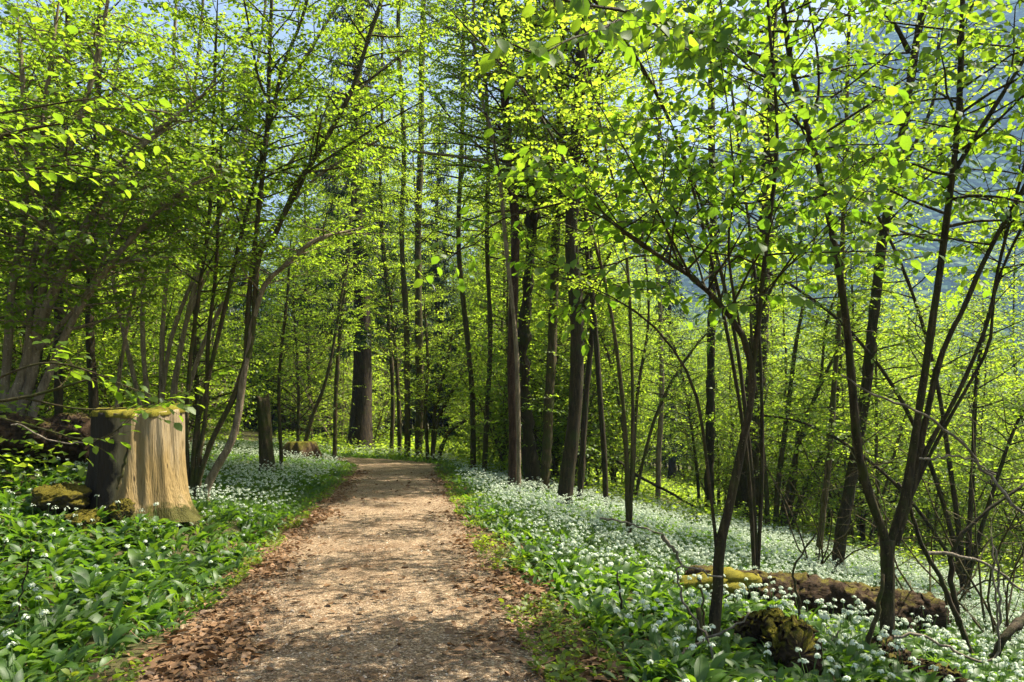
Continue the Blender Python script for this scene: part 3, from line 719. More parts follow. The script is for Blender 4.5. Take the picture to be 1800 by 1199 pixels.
hero('hazel_shrub', (60, 740), [
    dict(pts=[(20, 740), (40, 660), (75, 560), (120, 460), (160, 380), (210, 300), (265, 240), (330, 190), (400, 130)], w=(26.52, 8.5), grow=[dict(t0=.4, nb=10, blen=1.8)]),
    dict(pts=[(35, 740), (60, 640), (70, 540), (90, 420), (110, 300), (150, 180), (180, 60), (200, -80)], w=(20.28, 7.65), grow=[dict(t0=.4, nb=10, blen=1.7)]),
    dict(pts=[(55, 742), (85, 660), (130, 560), (190, 470), (250, 400), (330, 330), (400, 300)], w=(18.72, 6.8), grow=[dict(t0=.4, nb=8, blen=1.5)],
         limbs=[dict(pts=[(190, 470), (250, 455, -.2), (310, 452, -.4)], w=(6.24, 2.55), o=dict(bare=.5))]),
    dict(pts=[(5, 738), (12, 640), (20, 520), (40, 400), (48, 280), (40, 150), (30, 0)], w=(18.72, 7.65), grow=[dict(t0=.4, nb=8, blen=1.5)]),
    dict(pts=[(-20, 738), (-40, 620), (-60, 480), (-50, 320), (-70, 150)], w=(18.72, 7.65), grow=[dict(t0=.35, nb=10, blen=1.7)]),
    dict(pts=[(25, 740), (50, 600), (55, 480), (80, 360), (75, 240), (90, 100), (110, -40)], w=(15.6, 6.8), grow=[dict(t0=.4, nb=10, blen=1.7)]),
    dict(pts=[(0, 740), (50, 640), (90, 590), (150, 520), (200, 420), (240, 340)], w=(14.04, 5.1), grow=[dict(t0=.4, nb=7, blen=1.4)]),
], {**O_HAZEL, 'leaf': .08}, 'hazel_leaf', 'bark_pale', 'large old hazel with thick stems leaning right, behind the dark mossy trunk', 'shrub', y=10.5)
hero('slender_tree', (102, 720), [dict(pts=[(103, 735), (102, 640), (103, 560), (106, 450), (112, 300), (118, 100), (120, -60)], w=(18, 10), grow=[dict(t0=.6, nb=9, blen=1.9)])],
     O_HAZEL, 'hazel_leaf', 'bark_dark', 'dark straight trunk left of a second dark trunk, both behind the stump', 'tree', y=14)
hero('slender_tree', (164, 730), [dict(pts=[(166, 740), (162, 660), (158, 580), (160, 480), (166, 340), (172, 160), (176, -60)], w=(20, 11), grow=[dict(t0=.6, nb=9, blen=1.9)])],
     O_HAZEL, 'hazel_leaf', 'bark_dark', 'second dark straight trunk, directly behind left edge of the stump', 'tree', y=13)
hero('slender_tree', (206, 745), [dict(pts=[(208, 748), (206, 690), (216, 620), (232, 530), (250, 470), (262, 400), (300, 260)], w=(9, 5), grow=[dict(t0=.5, nb=8, blen=1.4)])],
     O_HAZEL, 'hazel_leaf', 'bark_pale', 'pale thin stem rising behind the mossy top of the stump', 'tree', y=13.5)
hero('hazel_shrub', (296, 800), [
    dict(pts=[(300, 800), (312, 650), (350, 480), (420, 300), (520, 130), (600, 0), (680, -120)], w=(11, 5), grow=[dict(t0=.4, nb=10, blen=1.5)]),
    dict(pts=[(284, 800), (285, 600), (300, 430), (330, 250), (350, 80), (365, -100)], w=(11, 5), grow=[dict(t0=.4, nb=9, blen=1.5)]),
    dict(pts=[(272, 798), (252, 620), (255, 470), (280, 330), (300, 180), (310, 0), (320, -150)], w=(11, 5), grow=[dict(t0=.4, nb=9, blen=1.5)]),
    dict(pts=[(306, 800), (345, 640), (400, 520), (480, 400), (560, 310), (680, 240), (780, 200)], w=(10, 4), grow=[dict(t0=.45, nb=8, blen=1.3)]),
    dict(pts=[(266, 796), (230, 640), (200, 500), (190, 360), (200, 200), (215, 20)], w=(10, 4), grow=[dict(t0=.4, nb=9, blen=1.5)]),
    dict(pts=[(290, 800), (330, 560), (420, 400), (560, 230), (700, 100), (820, 30)], w=(10, 4), grow=[dict(t0=.45, nb=9, blen=1.4)]),
    dict(pts=[(278, 799), (300, 600), (370, 420), (430, 240), (460, 60), (480, -120)], w=(10, 4), grow=[dict(t0=.4, nb=9, blen=1.5)]),
], O_HAZEL, 'hazel_leaf', 'bark_pale', 'hazel of thin stems arching right, rooted behind the big stump', 'shrub', y=15.5)
hero('hazel_shrub', (1690, 1010), [
    dict(pts=[(1690, 1010), (1640, 830), (1570, 680), (1470, 560), (1350, 480), (1240, 450)], w=(11, 4), grow=[dict(t0=.45, nb=8, blen=1.3)]),
    dict(pts=[(1694, 1010), (1670, 820), (1640, 640), (1590, 480), (1520, 340), (1450, 240)], w=(11, 4), grow=[dict(t0=.45, nb=8, blen=1.3)]),
    dict(pts=[(1700, 1010), (1710, 820), (1720, 640), (1760, 480), (1830, 330)], w=(11, 4), grow=[dict(t0=.45, nb=7, blen=1.2)]),
    dict(pts=[(1704, 1010), (1750, 850), (1800, 720), (1880, 620)], w=(11, 4), grow=[dict(t0=.4, nb=8, blen=1.3)]),
    dict(pts=[(1686, 1010), (1600, 880), (1500, 790), (1400, 740), (1300, 730)], w=(9, 4), grow=[dict(t0=.5, nb=6, blen=1.1)]),
], O_HAZEL, 'beech_leaf', 'bark_dark', 'hazel with arching stems behind right end of the long log', 'shrub', y=13.5)
hero('hazel_shrub', (1110, 870), [
    dict(pts=[(1108, 868), (1090, 720), (1060, 600), (1000, 500), (930, 440)], w=(8, 3), grow=[dict(t0=.4, nb=8, blen=1.5)]),
    dict(pts=[(1112, 868), (1120, 700), (1140, 560), (1130, 420), (1110, 300)], w=(8, 3), grow=[dict(t0=.35, nb=9, blen=1.5)]),
    dict(pts=[(1118, 870), (1150, 740), (1200, 640), (1270, 560), (1340, 520)], w=(8, 3), grow=[dict(t0=.35, nb=8, blen=1.5)]),
], O_BEECH, 'beech_leaf', 'bark', 'three-stemmed shrub at the back of the flowering slope', 'shrub', y=23)
hero('bending_sapling', (1330, 1010), [
    dict(pts=[(1330, 1010), (1320, 820), (1290, 580), (1230, 350), (1150, 160), (1050, 20), (950, -90), (860, -150)], w=(10, 3), grow=[dict(t0=.45, nb=9, blen=1.1)]),
    dict(pts=[(1332, 1010), (1340, 780), (1330, 520), (1300, 270), (1270, 30), (1240, -200)], w=(9, 3), grow=[dict(t0=.5, nb=7, blen=1.1)]),
    dict(pts=[(1326, 1010), (1310, 780, -.4), (1260, 500, -.8), (1180, 220, -1.4), (1060, 20, -2.0), (920, -90, -2.5), (780, -140, -2.8)], w=(9, 3), grow=[dict(t0=.55, nb=8, blen=1.0)]),
], {**O_BEECH, 'leaf': .08, 'dens': 2.4}, 'beech_leaf', 'bark_dark', 'thin dark sapling clump bending over the path from beyond the log', 'tree', y=9.6)
hero('bending_sapling', (1104, 935), [
    dict(pts=[(1104, 932), (1096, 720), (1062, 490), (1000, 300), (920, 160), (830, 60), (740, -40)], w=(10, 3), grow=[dict(t0=.4, nb=10, blen=1.3)]),
    dict(pts=[(1108, 932), (1112, 700), (1100, 440), (1060, 240), (1020, 60), (990, -120)], w=(8, 3), grow=[dict(t0=.4, nb=9, blen=1.3)]),
], {**O_BEECH, 'leaf': .08, 'dens': 2.6}, 'beech_leaf', 'bark', 'thin two-stemmed sapling bending toward the path before the wide-footed trunk', 'tree', y=12.3)
# shrub rooted left of the picture whose boughs reach in low over the garlic
hero('hazel_shrub', (-420, 900), [
    dict(pts=[(-400, 880), (-330, 760), (-220, 715), (-80, 712), (40, 700), (140, 672), (230, 650)], w=(14, 4), grow=[dict(t0=.45, nb=2, blen=.5)], limbs=[dict(pts=[(-80, 712), (20, 655, -.2), (110, 640, -.3), (250, 690, -.3)], w=(5, 2), o=dict(bare=.5, tstep=.2)), dict(pts=[(-100, 712), (40, 745, -.2), (160, 775, -.3), (215, 750, -.3)], w=(5, 2), o=dict(bare=.7, tstep=.25)), dict(pts=[(40, 700), (150, 720), (270, 712, .1), (330, 690, .2)], w=(4, 2), o=dict(bare=.45, tstep=.2))]),
    dict(pts=[(-410, 880), (-380, 600), (-300, 420), (-180, 320), (-60, 265), (60, 225), (180, 215)], w=(22, 5), grow=[dict(t0=.45, nb=8, blen=.8)], limbs=[dict(pts=[(-180, 320), (-60, 220, -.2), (60, 190, -.2), (150, 175, -.2)], w=(6, 3)), dict(pts=[(-100, 285), (20, 300), (120, 290, .1), (180, 300, .2)], w=(6, 3))]),
    dict(pts=[(-420, 880), (-420, 500), (-360, 200), (-260, 20), (-120, -80), (40, -110), (220, -90)], w=(22, 5), grow=[dict(t0=.4, nb=10, blen=1.0)]),
    dict(pts=[(-430, 880), (-480, 500), (-500, 200), (-480, -150), (-440, -400)], w=(20, 6), grow=[dict(t0=.4, nb=10, blen=1.2)]),
], {**O_BIG, 'leaf': .085, 'droop': .15, 'flat': .3}, 'hazel_leaf', 'bark', 'hazel reaching in from the left with low leafy boughs before stump and mossy rocks', 'shrub', y=5.6)

# ------------------------------------------------------------------ spruce at the end of the path
def conifer(name, base, height, r0, label, group=None, low=.12, spread=3.2, n_br=95):
    mb = MB(); lv = Leaves()
    P = np.array([[base[0] + .15 * math.sin(z * .3), base[1], base[2] + z - .2] for z in np.linspace(0, height, 26)])
    stem_tube(mb, P, r0, .05, 12, 1.45, .03, 1.15)
    tw = MB(); az = 0
    for k in range(n_br):
        t = low + (1 - low) * (k / n_br) ** .9; a = t * 25; i0 = min(int(a), 24); p = P[i0] + (P[i0 + 1] - P[i0]) * (a - i0)
        az += 2.4 + U(-.3, .3); ln = spread * (1 - .85 * (t - low) / (1 - low)) * U(.6, 1.1)
        d = np.array([math.cos(az), math.sin(az), .05]); n = 7
        s = np.linspace(0, 1, n)[:, None]
        B = p + d * ln * s + np.array([0, 0, -1]) * ln * (.55 * s - .28 * s ** 2 * 1.4)
        tube(mb, B, np.linspace(.035, .008, n), 4, 0, cap=False)
        # hanging needle shoots
        m = int(14 + ln * 16); f = U(.18, 1, m) * (n - 1); i1 = np.minimum(f.astype(int), n - 2); q = B[i1] + (B[i1 + 1] - B[i1]) * (f - i1)[:, None]
        for rep in range(3):
            D = unit(rng.normal(0, .35, (m, 3)) + d * .35 + np.array([0, 0, -1.0]))
            off = D * U(0, .45, (m, 1))
            lv.add(q + off, D, unit(rng.normal(0, 1, (m, 3))), U(.28, .55, m), U(.05, .10, m))
    root = empty(name, tuple(base), label, 'tree', group)
    mb.build('trunk', [M['bark_spruce']], root, base)
    c = MB(); lv.emit(c, LEAF_FAR); c.build('crown', [M['needle']], root, base)
    return root
hero('slender_tree', (588, 800), [dict(pts=[(588, 798), (592, 660), (606, 500), (622, 320), (632, 130), (640, -60)], w=(9, 4), grow=[dict(t0=.22, nb=16, blen=2.0)])],
     {**O_BEECH, 'leaf': .09}, 'beech_leaf', 'bark', 'slim leafy tree screening the upper trunk of the huge spruce', 'tree', y=29)
hero('slender_tree', (688, 806), [dict(pts=[(688, 804), (690, 680), (680, 520), (668, 360), (672, 160), (670, -40)], w=(9, 4), grow=[dict(t0=.3, nb=16, blen=2.0)])],
     {**O_BEECH, 'leaf': .09}, 'beech_leaf', 'bark', 'slim leafy tree right of the huge spruce foot', 'tree', y=33)
sb = ground_at(632, 797, 20, 60)
sb = np.array([(632 - CX) / F * 36, 36., float(h((632 - CX) / F * 36, 36.))])
conifer('spruce_tree', sb, 30, .50, 'huge dark spruce with bare thick foot at the end of the path', low=.2, n_br=110, spread=3.4)
for px, y, hh, lb in [(770, 58, 26, 'dark spruce in the far wood, right of the grey trunk'), (430, 48, 24, 'dark spruce in the far wood above the snag'),
                      (1180, 62, 22, 'dark spruce far down the slope below the mountain')]:
    x = (px - CX) / F * y
    conifer('spruce_tree', np.array([x, y, float(h(x, y))]), hh, .3, lb, low=.12, n_br=80, spread=3)

# ------------------------------------------------------------------ stump, snag, logs, rocks
def lathe_blob(name, prof, mats, base, label=None, cat=None, sides=64, fn=None, parent=None, top=True, mat_top=0, rings_top=6, topfn=None):
    """a trunk-like body: rings of radius fn(theta, z) from prof heights, closed by a gently uneven top"""
    mb = MB(); th = np.linspace(0, 2 * np.pi, sides, endpoint=False); rings = []
    for z in prof:
        r, zz, ox, oy = fn(th, z)
        rings.append(np.stack([base[0] + ox + r * np.cos(th), base[1] + oy + r * np.sin(th), base[2] + zz + 0 * th], -1))
    if top:
        last = rings[-1]; c = last.mean(0)
        for k in range(1, rings_top + 1):
            f = 1 - k / rings_top
            rr = c + (last - c) * max(f, .001)
            rr[:, 2] = last[:, 2] * f + c[2] * (1 - f)
            if topfn is not None: rr[:, 2] += topfn(rr[:, 0] - base[0], rr[:, 1] - base[1]) * (1 - f ** 6)
            rings.append(rr)
    V = np.concatenate(rings); n = len(rings)
    i = np.arange(n - 1)[:, None] * sides; j = np.arange(sides)[None]; j2 = (j + 1) % sides
    q = np.stack([i + j, i + j2, i + sides + j2, i + sides + j], -1).reshape(-1, 4)
    mb.add(V, q)
    o = mb.build(name, mats, parent, base)
    if label: tag(o, label, cat)
    return o

# the big stump
SX, SY = (248 - CX) / F * 9.2, 9.2
SZ = float(h(SX, SY)) - .12
SB = np.array([SX, SY, SZ])
top_h = CH + (HY - 726) / F * 9.2 - SZ
ph1, ph2 = 1.3, 4.0
def stump_fn(th, z):
    t = z / top_h
    lob = .5 + .5 * np.cos(5 * (th + .22)); lob2 = .5 + .5 * np.cos(3 * (th - .1) + 1)
    r = .50 * (1 - .05 * t) + (.19 * lob ** 1.5 + .07 * lob2) * np.exp(-z / .22) + .05 * np.maximum(0, -np.cos(th)) + .07 * np.exp(-z / .5)
    r = r * (1 + .025 * np.sin(9 * th + z * 1.5) + .02 * np.sin(17 * th - z) + .012 * np.sin(31 * th + 3 * z))
    r += -.05 * np.exp(-((np.mod(th, 6.283) - 4.55) / .16) ** 2) * (1 - .4 * t)        # a long groove down the front
    r += -.035 * np.exp(-((np.mod(th, 6.283) - 5.1) / .1) ** 2) * (1 - t * .5)
    zz = z + (.03 * np.sin(2 * th + .6) + .035 * np.cos(th)) * sstep(.75, 1, t)
    return r, zz, 0.0, 0.0
root = empty('tree_stump', tuple(SB), 'big pale barkless tree stump with mossy flat top at the left path edge', 'stump')
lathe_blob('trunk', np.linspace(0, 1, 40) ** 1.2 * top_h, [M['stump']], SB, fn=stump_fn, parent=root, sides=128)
def cap_fn(th, z):
    r, zz, _, _ = stump_fn(th, top_h)
    wob = .02 * np.sin(7 * th) + .025 * np.sin(13 * th + 1) + .012 * np.sin(29 * th)
    rr = (r + .015 + wob * .6) * {0: .985, 1: .995, 2: .95, 3: .86}[z]
    lump = .02 * np.sin(6 * th + 2) + .015 * np.sin(15 * th)
    return rr, zz + {0: -.05, 1: -.005, 2: .022, 3: .04}[z] + lump * (z > 0), 0.0, 0.0
lathe_blob('moss_cap', [0, 1, 2, 3], [M['moss']], SB, fn=cap_fn, parent=root, sides=128, topfn=lambda x, y: .02 * np.sin(x * 14) * np.sin(y * 11))

def vn(Q):
    return np.sin(Q[..., 0] * 1.7 + 2 * np.sin(Q[..., 1])) * np.sin(Q[..., 1] * 1.3 + np.sin(Q[..., 2] * 1.9)) * np.sin(Q[..., 2] * 1.6 + 1.7 * np.sin(Q[..., 0]))

def log(name, A, B, r0, r1, mat, label, cat='log', nlen=90, sides=56, lump=.10, seed=0, sag=0.0, bury=.25, lean=None):
    """a fallen trunk from A to B, lumpy, with rough broken ends"""
    rs = np.random.default_rng(seed); A, B = np.asarray(A, float), np.asarray(B, float)
    t = np.linspace(0, 1, nlen); ax = unit(B - A); up = np.array([0, 0, 1.]); sd = unit(np.cross(ax, up)); u2 = np.cross(sd, ax)
    C = A + (B - A) * t[:, None] + up * sag * np.sin(np.pi * t)[:, None] + sd * .06 * np.sin(t * 5 + seed)[:, None]
    th = np.linspace(0, 2 * np.pi, sides, endpoint=False)
    r = (r0 + (r1 - r0) * t)[:, None] * np.ones(sides)[None]
    for k in range(14):
        r = r * (1 + lump / (1 + k * .25) * np.sin(rs.integers(1, 3 + k) * th[None] + rs.uniform(1, 10 + 5 * k) * t[:, None] + rs.uniform(0, 6)) * .5)
    e = np.minimum(t, 1 - t); r *= np.clip(.35 + e * nlen * .28, 0, 1)[:, None] ** .5
    V = C[:, None] + r[..., None] * (np.cos(th)[None, :, None] * sd + np.sin(th)[None, :, None] * u2)
    V += rs.normal(0, .014, V.shape); V += (.03 * vn(V * 7 + seed))[..., None] * (V - C[:, None]) / r[..., None]
    V = V.reshape(-1, 3)
    i = np.arange(nlen - 1)[:, None] * sides; j = np.arange(sides)[None]; j2 = (j + 1) % sides
    q = np.stack([i + j, i + j2, i + sides + j2, i + sides + j], -1).reshape(-1, 4)
    ends = np.array([C[0] - ax * .02, C[-1] + ax * .02]); nv = len(V)
    tr = np.concatenate([np.stack([np.full(sides, nv), (np.arange(sides) + 1) % sides, np.arange(sides)], -1),
                         np.stack([np.full(sides, nv + 1), nv - sides + np.arange(sides), nv - sides + (np.arange(sides) + 1) % sides], -1)])
    mb = MB(); mb.add(np.vstack([V, ends]), q, tr)
    o = mb.build(name, mats if (mats := [M[mat]]) else None, None, (A + B) / 2)
    # lay the texture along the trunk: rotate the object, keep the vertices where they are
    rot = Vector(ax).to_track_quat('X', 'Z').to_matrix().to_4x4()
    o.data.transform(rot.inverted()); o.rotation_euler = rot.to_euler()
    tag(o, label, cat)
    return o

def on_ground(px, py, y=None, dz=0.0):
    g = ground_at(px, py); g[2] += dz
    return g

A = ground_at(1205, 1052); Bp = ground_at(1640, 1118)
A[2] += .12; Bp[2] += .19
big_log = log('fallen_log', A, Bp, .22, .30, 'log', 'long mossy fallen log lying across the garlic on the right', seed=3, lump=.13)
a = ground_at(1335, 1132); b = ground_at(1412, 1196); a[2] += .14; b[2] += .17
log('mossy_log', a, b, .13, .17, 'log_mossy', 'short thick mossy log chunk in front of the long fallen log', seed=8, lump=.18, nlen=40)
a = ground_at(1530, 1150); b = ground_at(1670, 1235); a[2] += .05; b[2] += .06
log('rotten_log', a, b, .10, .15, 'log', 'low rotten brown log behind the forked tree foot', seed=5, lump=.14)
# dark old trunk and root mass left of the stump
x0 = np.array([(-110 - CX) / F * 9.6, 9.6, 0]); x0[2] = CH + (HY - 772) / F * 9.6
x1 = np.array([(165 - CX) / F * 9.9, 9.9, 0]); x1[2] = CH + (HY - 772) / F * 9.9
log('fallen_log', x0, x1, .34, .30, 'log', 'dark mossy fallen trunk lying left of the big stump', seed=12, lump=.2)
def boulder(name, px, py, y, rx, ry, rz, label, seed):
    rs = np.random.default_rng(seed)
    n, m = 48, 72; ph = np.linspace(-np.pi / 2, np.pi / 2, n); th = np.linspace(0, 2 * np.pi, m, endpoint=False)
    D = np.stack([np.cos(ph)[:, None] * np.cos(th), np.cos(ph)[:, None] * np.sin(th), np.sin(ph)[:, None] + 0 * th], -1)
    r = np.ones((n, m))
    for k in range(16):
        w = rs.normal(0, 1.3 + k * .28, 3); r += .13 / (1 + k * .3) * np.sin(D @ w + rs.uniform(0, 6))
    c = W(px, py, y); V = c + D * r[..., None] * np.array([rx, ry, rz])
    r_k = .10 * vn(D * 5 + seed) + .06 * vn(D * 11 + seed * 2); V += D * (r_k[..., None] * np.array([rx, ry, rz])); V += rs.normal(0, .007, V.shape)
    i = np.arange(n - 1)[:, None] * m; j = np.arange(m)[None]; j2 = (j + 1) % m
    mb = MB(); mb.add(V.reshape(-1, 3), np.stack([i + j, i + j2, i + m + j2, i + m + j], -1).reshape(-1, 4))
    tag(mb.build(name, [M['rock']], None, c), label, 'rock')
def moss_cushions(o, spots, P, Q):
    mb = MB(); ax = unit(Q - P); n, m = 14, 22
    ph = np.linspace(-np.pi / 2, np.pi / 2, n); th = np.linspace(0, 2 * np.pi, m, endpoint=False)
    D = np.stack([np.cos(ph)[:, None] * np.cos(th), np.cos(ph)[:, None] * np.sin(th), np.sin(ph)[:, None] + 0 * th], -1)
    for t, dx, dz, r in spots:
        c = P + (Q - P) * t + np.array([0, dx, dz])
        V = c + D * (1 + .16 * vn(D * 4 + c) + .08 * vn(D * 9 + c))[..., None] * r * np.array([1.5, .9, .6]) + rng.normal(0, .005, D.shape)
        i = np.arange(n - 1)[:, None] * m; j = np.arange(m)[None]; j2 = (j + 1) % m
        mb.add(V.reshape(-1, 3), np.stack([i + j, i + j2, i + m + j2, i + m + j], -1).reshape(-1, 4))
    c = mb.build('moss_cushion', [M['moss']], o)
    from mathutils import Matrix
    c.matrix_parent_inverse = Matrix.LocRotScale(o.location, o.rotation_euler, None).inverted()
moss_cushions(big_log, [(.02, -.1, .06, .15), (.07, -.12, .10, .16), (.13, -.05, .16, .17), (.16, -.16, .08, .12), (.22, -.08, .17, .13), (.01, -.2, -.06, .13)], A, Bp)
boulder('mossy_rock', 108, 880, 8.6, .30, .28, .16, 'dark mossy rock, widest of three left of the stump', 1)
boulder('mossy_rock', 140, 918, 8.2, .17, .18, .12, 'smallest mossy rock, below the widest one left of the stump', 2)
boulder('mossy_rock', 214, 902, 8.5, .12, .15, .14, 'mossy rock touching the left foot of the big stump', 4)

# weathered snag and little root stump behind it
sg = ground_at(470, 832)
def snag_fn(th, z):
    hh = 1.72 * sg[1] / 17; t = z / hh
    r = .15 * sg[1] / 17 * (1.12 - .25 * t) * (1 + .08 * np.sin(3 * th + 1) + .06 * np.sin(7 * th + 4 * z)) + .04 * np.exp(-z / .15)
    return r, z + sstep(.8, 1, t) * (.07 * np.sin(2 * th + 1) + .04 * np.sin(5 * th)), -.13 * t, 0
lathe_blob('broken_snag', np.linspace(-.1, 1.72 * sg[1] / 17, 26), [M['bark']], sg, 'grey broken-off dead trunk standing like a post in the garlic', 'snag', fn=snag_fn, sides=32)
rg = ground_at(530, 806)
def rstump_fn(th, z):
    r = .52 * (1 - .5 * (z / .75) ** 2) * (1 + .12 * np.sin(4 * th) + .1 * np.sin(9 * th + 5 * z))
    return r * rg[1] / 22, z, 0, 0
lathe_blob('rotten_stump', np.linspace(-.1, .62, 14), [M['rotten']], rg, 'small crumbling brown stump beyond the post-like snag', 'stump', fn=rstump_fn, sides=40)
hero('leaning_sapling', (540, 790), [dict(pts=[(536, 785), (548, 735), (566, 690), (580, 640), (594, 560), (604, 500), (620, 440)], w=(9, 4), grow=[dict(t0=.5, nb=7, blen=1.2)])],
     O_BEECH, 'beech_leaf', 'bark', 'thin dark sapling leaning right from beside the crumbling stump', 'tree', y=rg[1] + .4)
for px, py, top, lb in [(494, 800, [(490, 700), (494, 620), (505, 520), (512, 400)], 'thin upright sapling right of the post-like snag'),]:
    hero('slender_tree', (px, py), [dict(pts=[(px, py)] + top, w=(8, 4), grow=[dict(t0=.35, nb=10, blen=1.3)])], O_BEECH, 'beech_leaf', 'bark', lb, 'tree', y=21)

# dead sticks and broken stakes
def stick(pts, y, w, label, mat='dead_wood', name='dead_branch', cat='branch', forks=()):
    P0 = [W(px, py, y + (q[0] if q else 0)) for px, py, *q in pts]
    w = (w[0] * .8, w[1] * .7); P = resample(P0, 4 * len(P0)); P = P + rng.normal(0, .009, P.shape)
    mb = MB(); tube(mb, P, np.linspace(w[0], w[1], len(P)) * y / F / 2, 7, 0, .05)
    for fk in forks:
        Q = resample([W(px, py, y + (q[0] if q else 0)) for px, py, *q in fk], 10)
        tube(mb, Q, np.linspace(w[0] * .6, w[1] * .6, 10) * y / F / 2, 5, 0, .05)
    base = P[0]
    return tag(mb.build(name, [M[mat]], None, base), label, cat)
stick([(1480, 660, .3), (1540, 695), (1610, 722), (1680, 768), (1740, 840), (1830, 940, -.3)], 5.9, (4, 9), 'long pale bare branch slanting down to the right before the forked tree')
stick([(1612, 806), (1660, 804), (1700, 806), (1745, 835)], 5.8, (5, 4), 'short pale twig level beneath the long pale slanting branch')
g1 = ground_at(1226, 1199)
stick([(1228, 1240), (1227, 1150), (1229, 1070)], 5.2, (17, 13), 'broken upright stake left of the arching tree foot', 'bark', 'broken_stake', 'stake')
stick([(1246, 1235), (1240, 1150), (1238, 1090), (1234, 1040)], 5.35, (11, 5), 'thinner splintered stake between broken stake and arching tree', 'bark', 'broken_stake', 'stake')
stick([(1098, 1100), (1092, 1050), (1085, 1010)], 6.2, (7, 4), 'black short twig standing upright in garlic near the path', 'bark_dark', 'standing_twig', 'twig')
stick([(1270, 1200, -.2), (1240, 1120), (1205, 1060), (1188, 1010), (1195, 998), (1225, 1000), (1270, 1013)], 5.15, (6, 5), 'hooked grey twig hanging around the arching tree stem')
stick([(1195, 1152, -.1), (1230, 1128), (1270, 1112), (1305, 1092), (1312, 1075)], 5.1, (7, 4), 'grey bent twig crossing in front of the arching tree')
stick([(1385, 1168), (1420, 1160), (1450, 1140), (1475, 1112)], 6.1, (9, 4), 'pale twig resting on the short mossy log chunk')
stick([(1570, 1122), (1610, 1115), (1660, 1135), (1715, 1160), (1750, 1160), (1755, 1120), (1745, 960)], 6.2, (7, 4), 'thin pale twig curving right from the forked tree foot')
stick([(1420, 1215), (1412, 1140), (1405, 1060), (1395, 1010), (1415, 960), (1440, 940)], 6.4, (9, 4), 'dark crooked shoot between short log chunk and forked tree', 'bark')
stick([(1515, 1200), (1528, 1120), (1548, 1050), (1556, 1010)], 6.3, (15, 9), 'brown side shoot leaning on the forked tree foot', 'bark')
stick([(1725, 1200), (1690, 1100), (1655, 1020), (1620, 960), (1600, 890), (1580, 850)], 7.4, (15, 8), 'dark dead bough rising leftward behind the forked tree', 'bark_dark')
stick([(1695, 1120), (1680, 1060), (1672, 990), (1700, 930), (1800, 850)], 8.4, (14, 7), 'dark crooked dead bough reaching right over the log end', 'bark_dark')
stick([(1620, 975), (1680, 975), (1740, 995), (1800, 1040)], 8.0, (9, 5), 'dead brown branch arching above right end of the log')
stick([(1742, 945), (1755, 1000), (1758, 1060), (1752, 1150)], 6.8, (4, 8), 'grey upright dead shoot near right picture edge')
stick([(1810, 1080, .2), (1770, 1115), (1740, 1160)], 6.5, (24, 16), 'thick dark broken stub at right picture edge', 'bark_dark')
stick([(1078, 806), (1130, 842), (1180, 868), (1240, 902)], 25, (8, 5), 'thin fallen stem slanting down over the far flowers', 'bark_dark')
stick([(1165, 945), (1190, 975), (1200, 1000)], 9.2, (10, 6), 'broken pale stub propped on left end of the log')
stick([(1055, 912), (1080, 915), (1120, 925), (1165, 940)], 11.5, (5, 4), 'pale stick lying among flowers above the log')
stick([(205, 862), (214, 830), (222, 800), (228, 782)], 8.35, (9, 6), 'short brown stick leaning against left side of the stump', 'bark')
stick([(22, 1130), (35, 1050), (48, 1000), (55, 965)], 5.2, (5, 3), 'thin black twig upright in garlic at the left edge', 'bark_dark')
stick([(20, 745), (80, 770), (130, 780), (180, 770), (218, 748)], 6.4, (4, 3), 'thin drooping grey twig in front of the fallen trunk')

# bushy tangle of fine dead twigs hanging by the forked tree
for n_, (px, y, lb) in enumerate([(1640, 9.5, 'tangle of thin bare shoots behind the forked tree'), (1760, 8.5, 'bare twiggy bush at the right picture edge'), (1440, 12, 'bare twiggy bush beyond the long mossy log')]):
    x = (px - CX) / F * y; base = np.array([x, y, float(h(x, y))]); mbs = []
    for k in range(7):
        mb = MB(); az = U(0, 6.28); d = np.array([math.cos(az) * .5, math.sin(az) * .5, 1])
        P = poly(base + (U(-.15, .15), U(-.15, .15), -.05), d, U(1.8, 3.4), 10, .14, -.02)
        tube(mb, P, np.linspace(.016, .004, 10), 5, 0, .05)
        for q in range(9):
            i0 = int(U(2, 9)); tube(mb, poly(P[i0], rng.normal(0, 1, 3) + [0, 0, .2], U(.4, 1.1), 6, .2, -.03), np.linspace(.006, .002, 6), 3, 0, cap=False)
        mbs.append(mb)
    finish('bare_shrub', base, mbs, None, None, 'bark', lb, 'shrub')

# ------------------------------------------------------------------ wild garlic carpet
def blocked(x, y):
    b = ((x - SX) / .66) ** 2 + ((y - SY) / .66) ** 2 < 1
    for (bx, by, r_) in [(-5.2, 8.6, .2)]:
        b |= (x - bx) ** 2 + (y - by) ** 2 < r_ ** 2
    for (P, Q, r_) in [(A, Bp, .2), (a0, b0, .15)]:
        d = Q[:2] - P[:2]; t = np.clip(((x - P[0]) * d[0] + (y - P[1]) * d[1]) / (d @ d), 0, 1)
        b |= (x - P[0] - t * d[0]) ** 2 + (y - P[1] - t * d[1]) ** 2 < r_ ** 2
    return b
a0, b0 = ground_at(1318, 1120), ground_at(1405, 1182)

def vnoise(x, y, s, seed=0):
    v = 0
    for k in range(5):
        a_ = seed * 1.7 + k * 2.4
        v = v + np.sin((x * math.cos(a_) + y * math.sin(a_)) * s * (1 + .37 * k) + 5.1 * k + seed)
    return v / 5

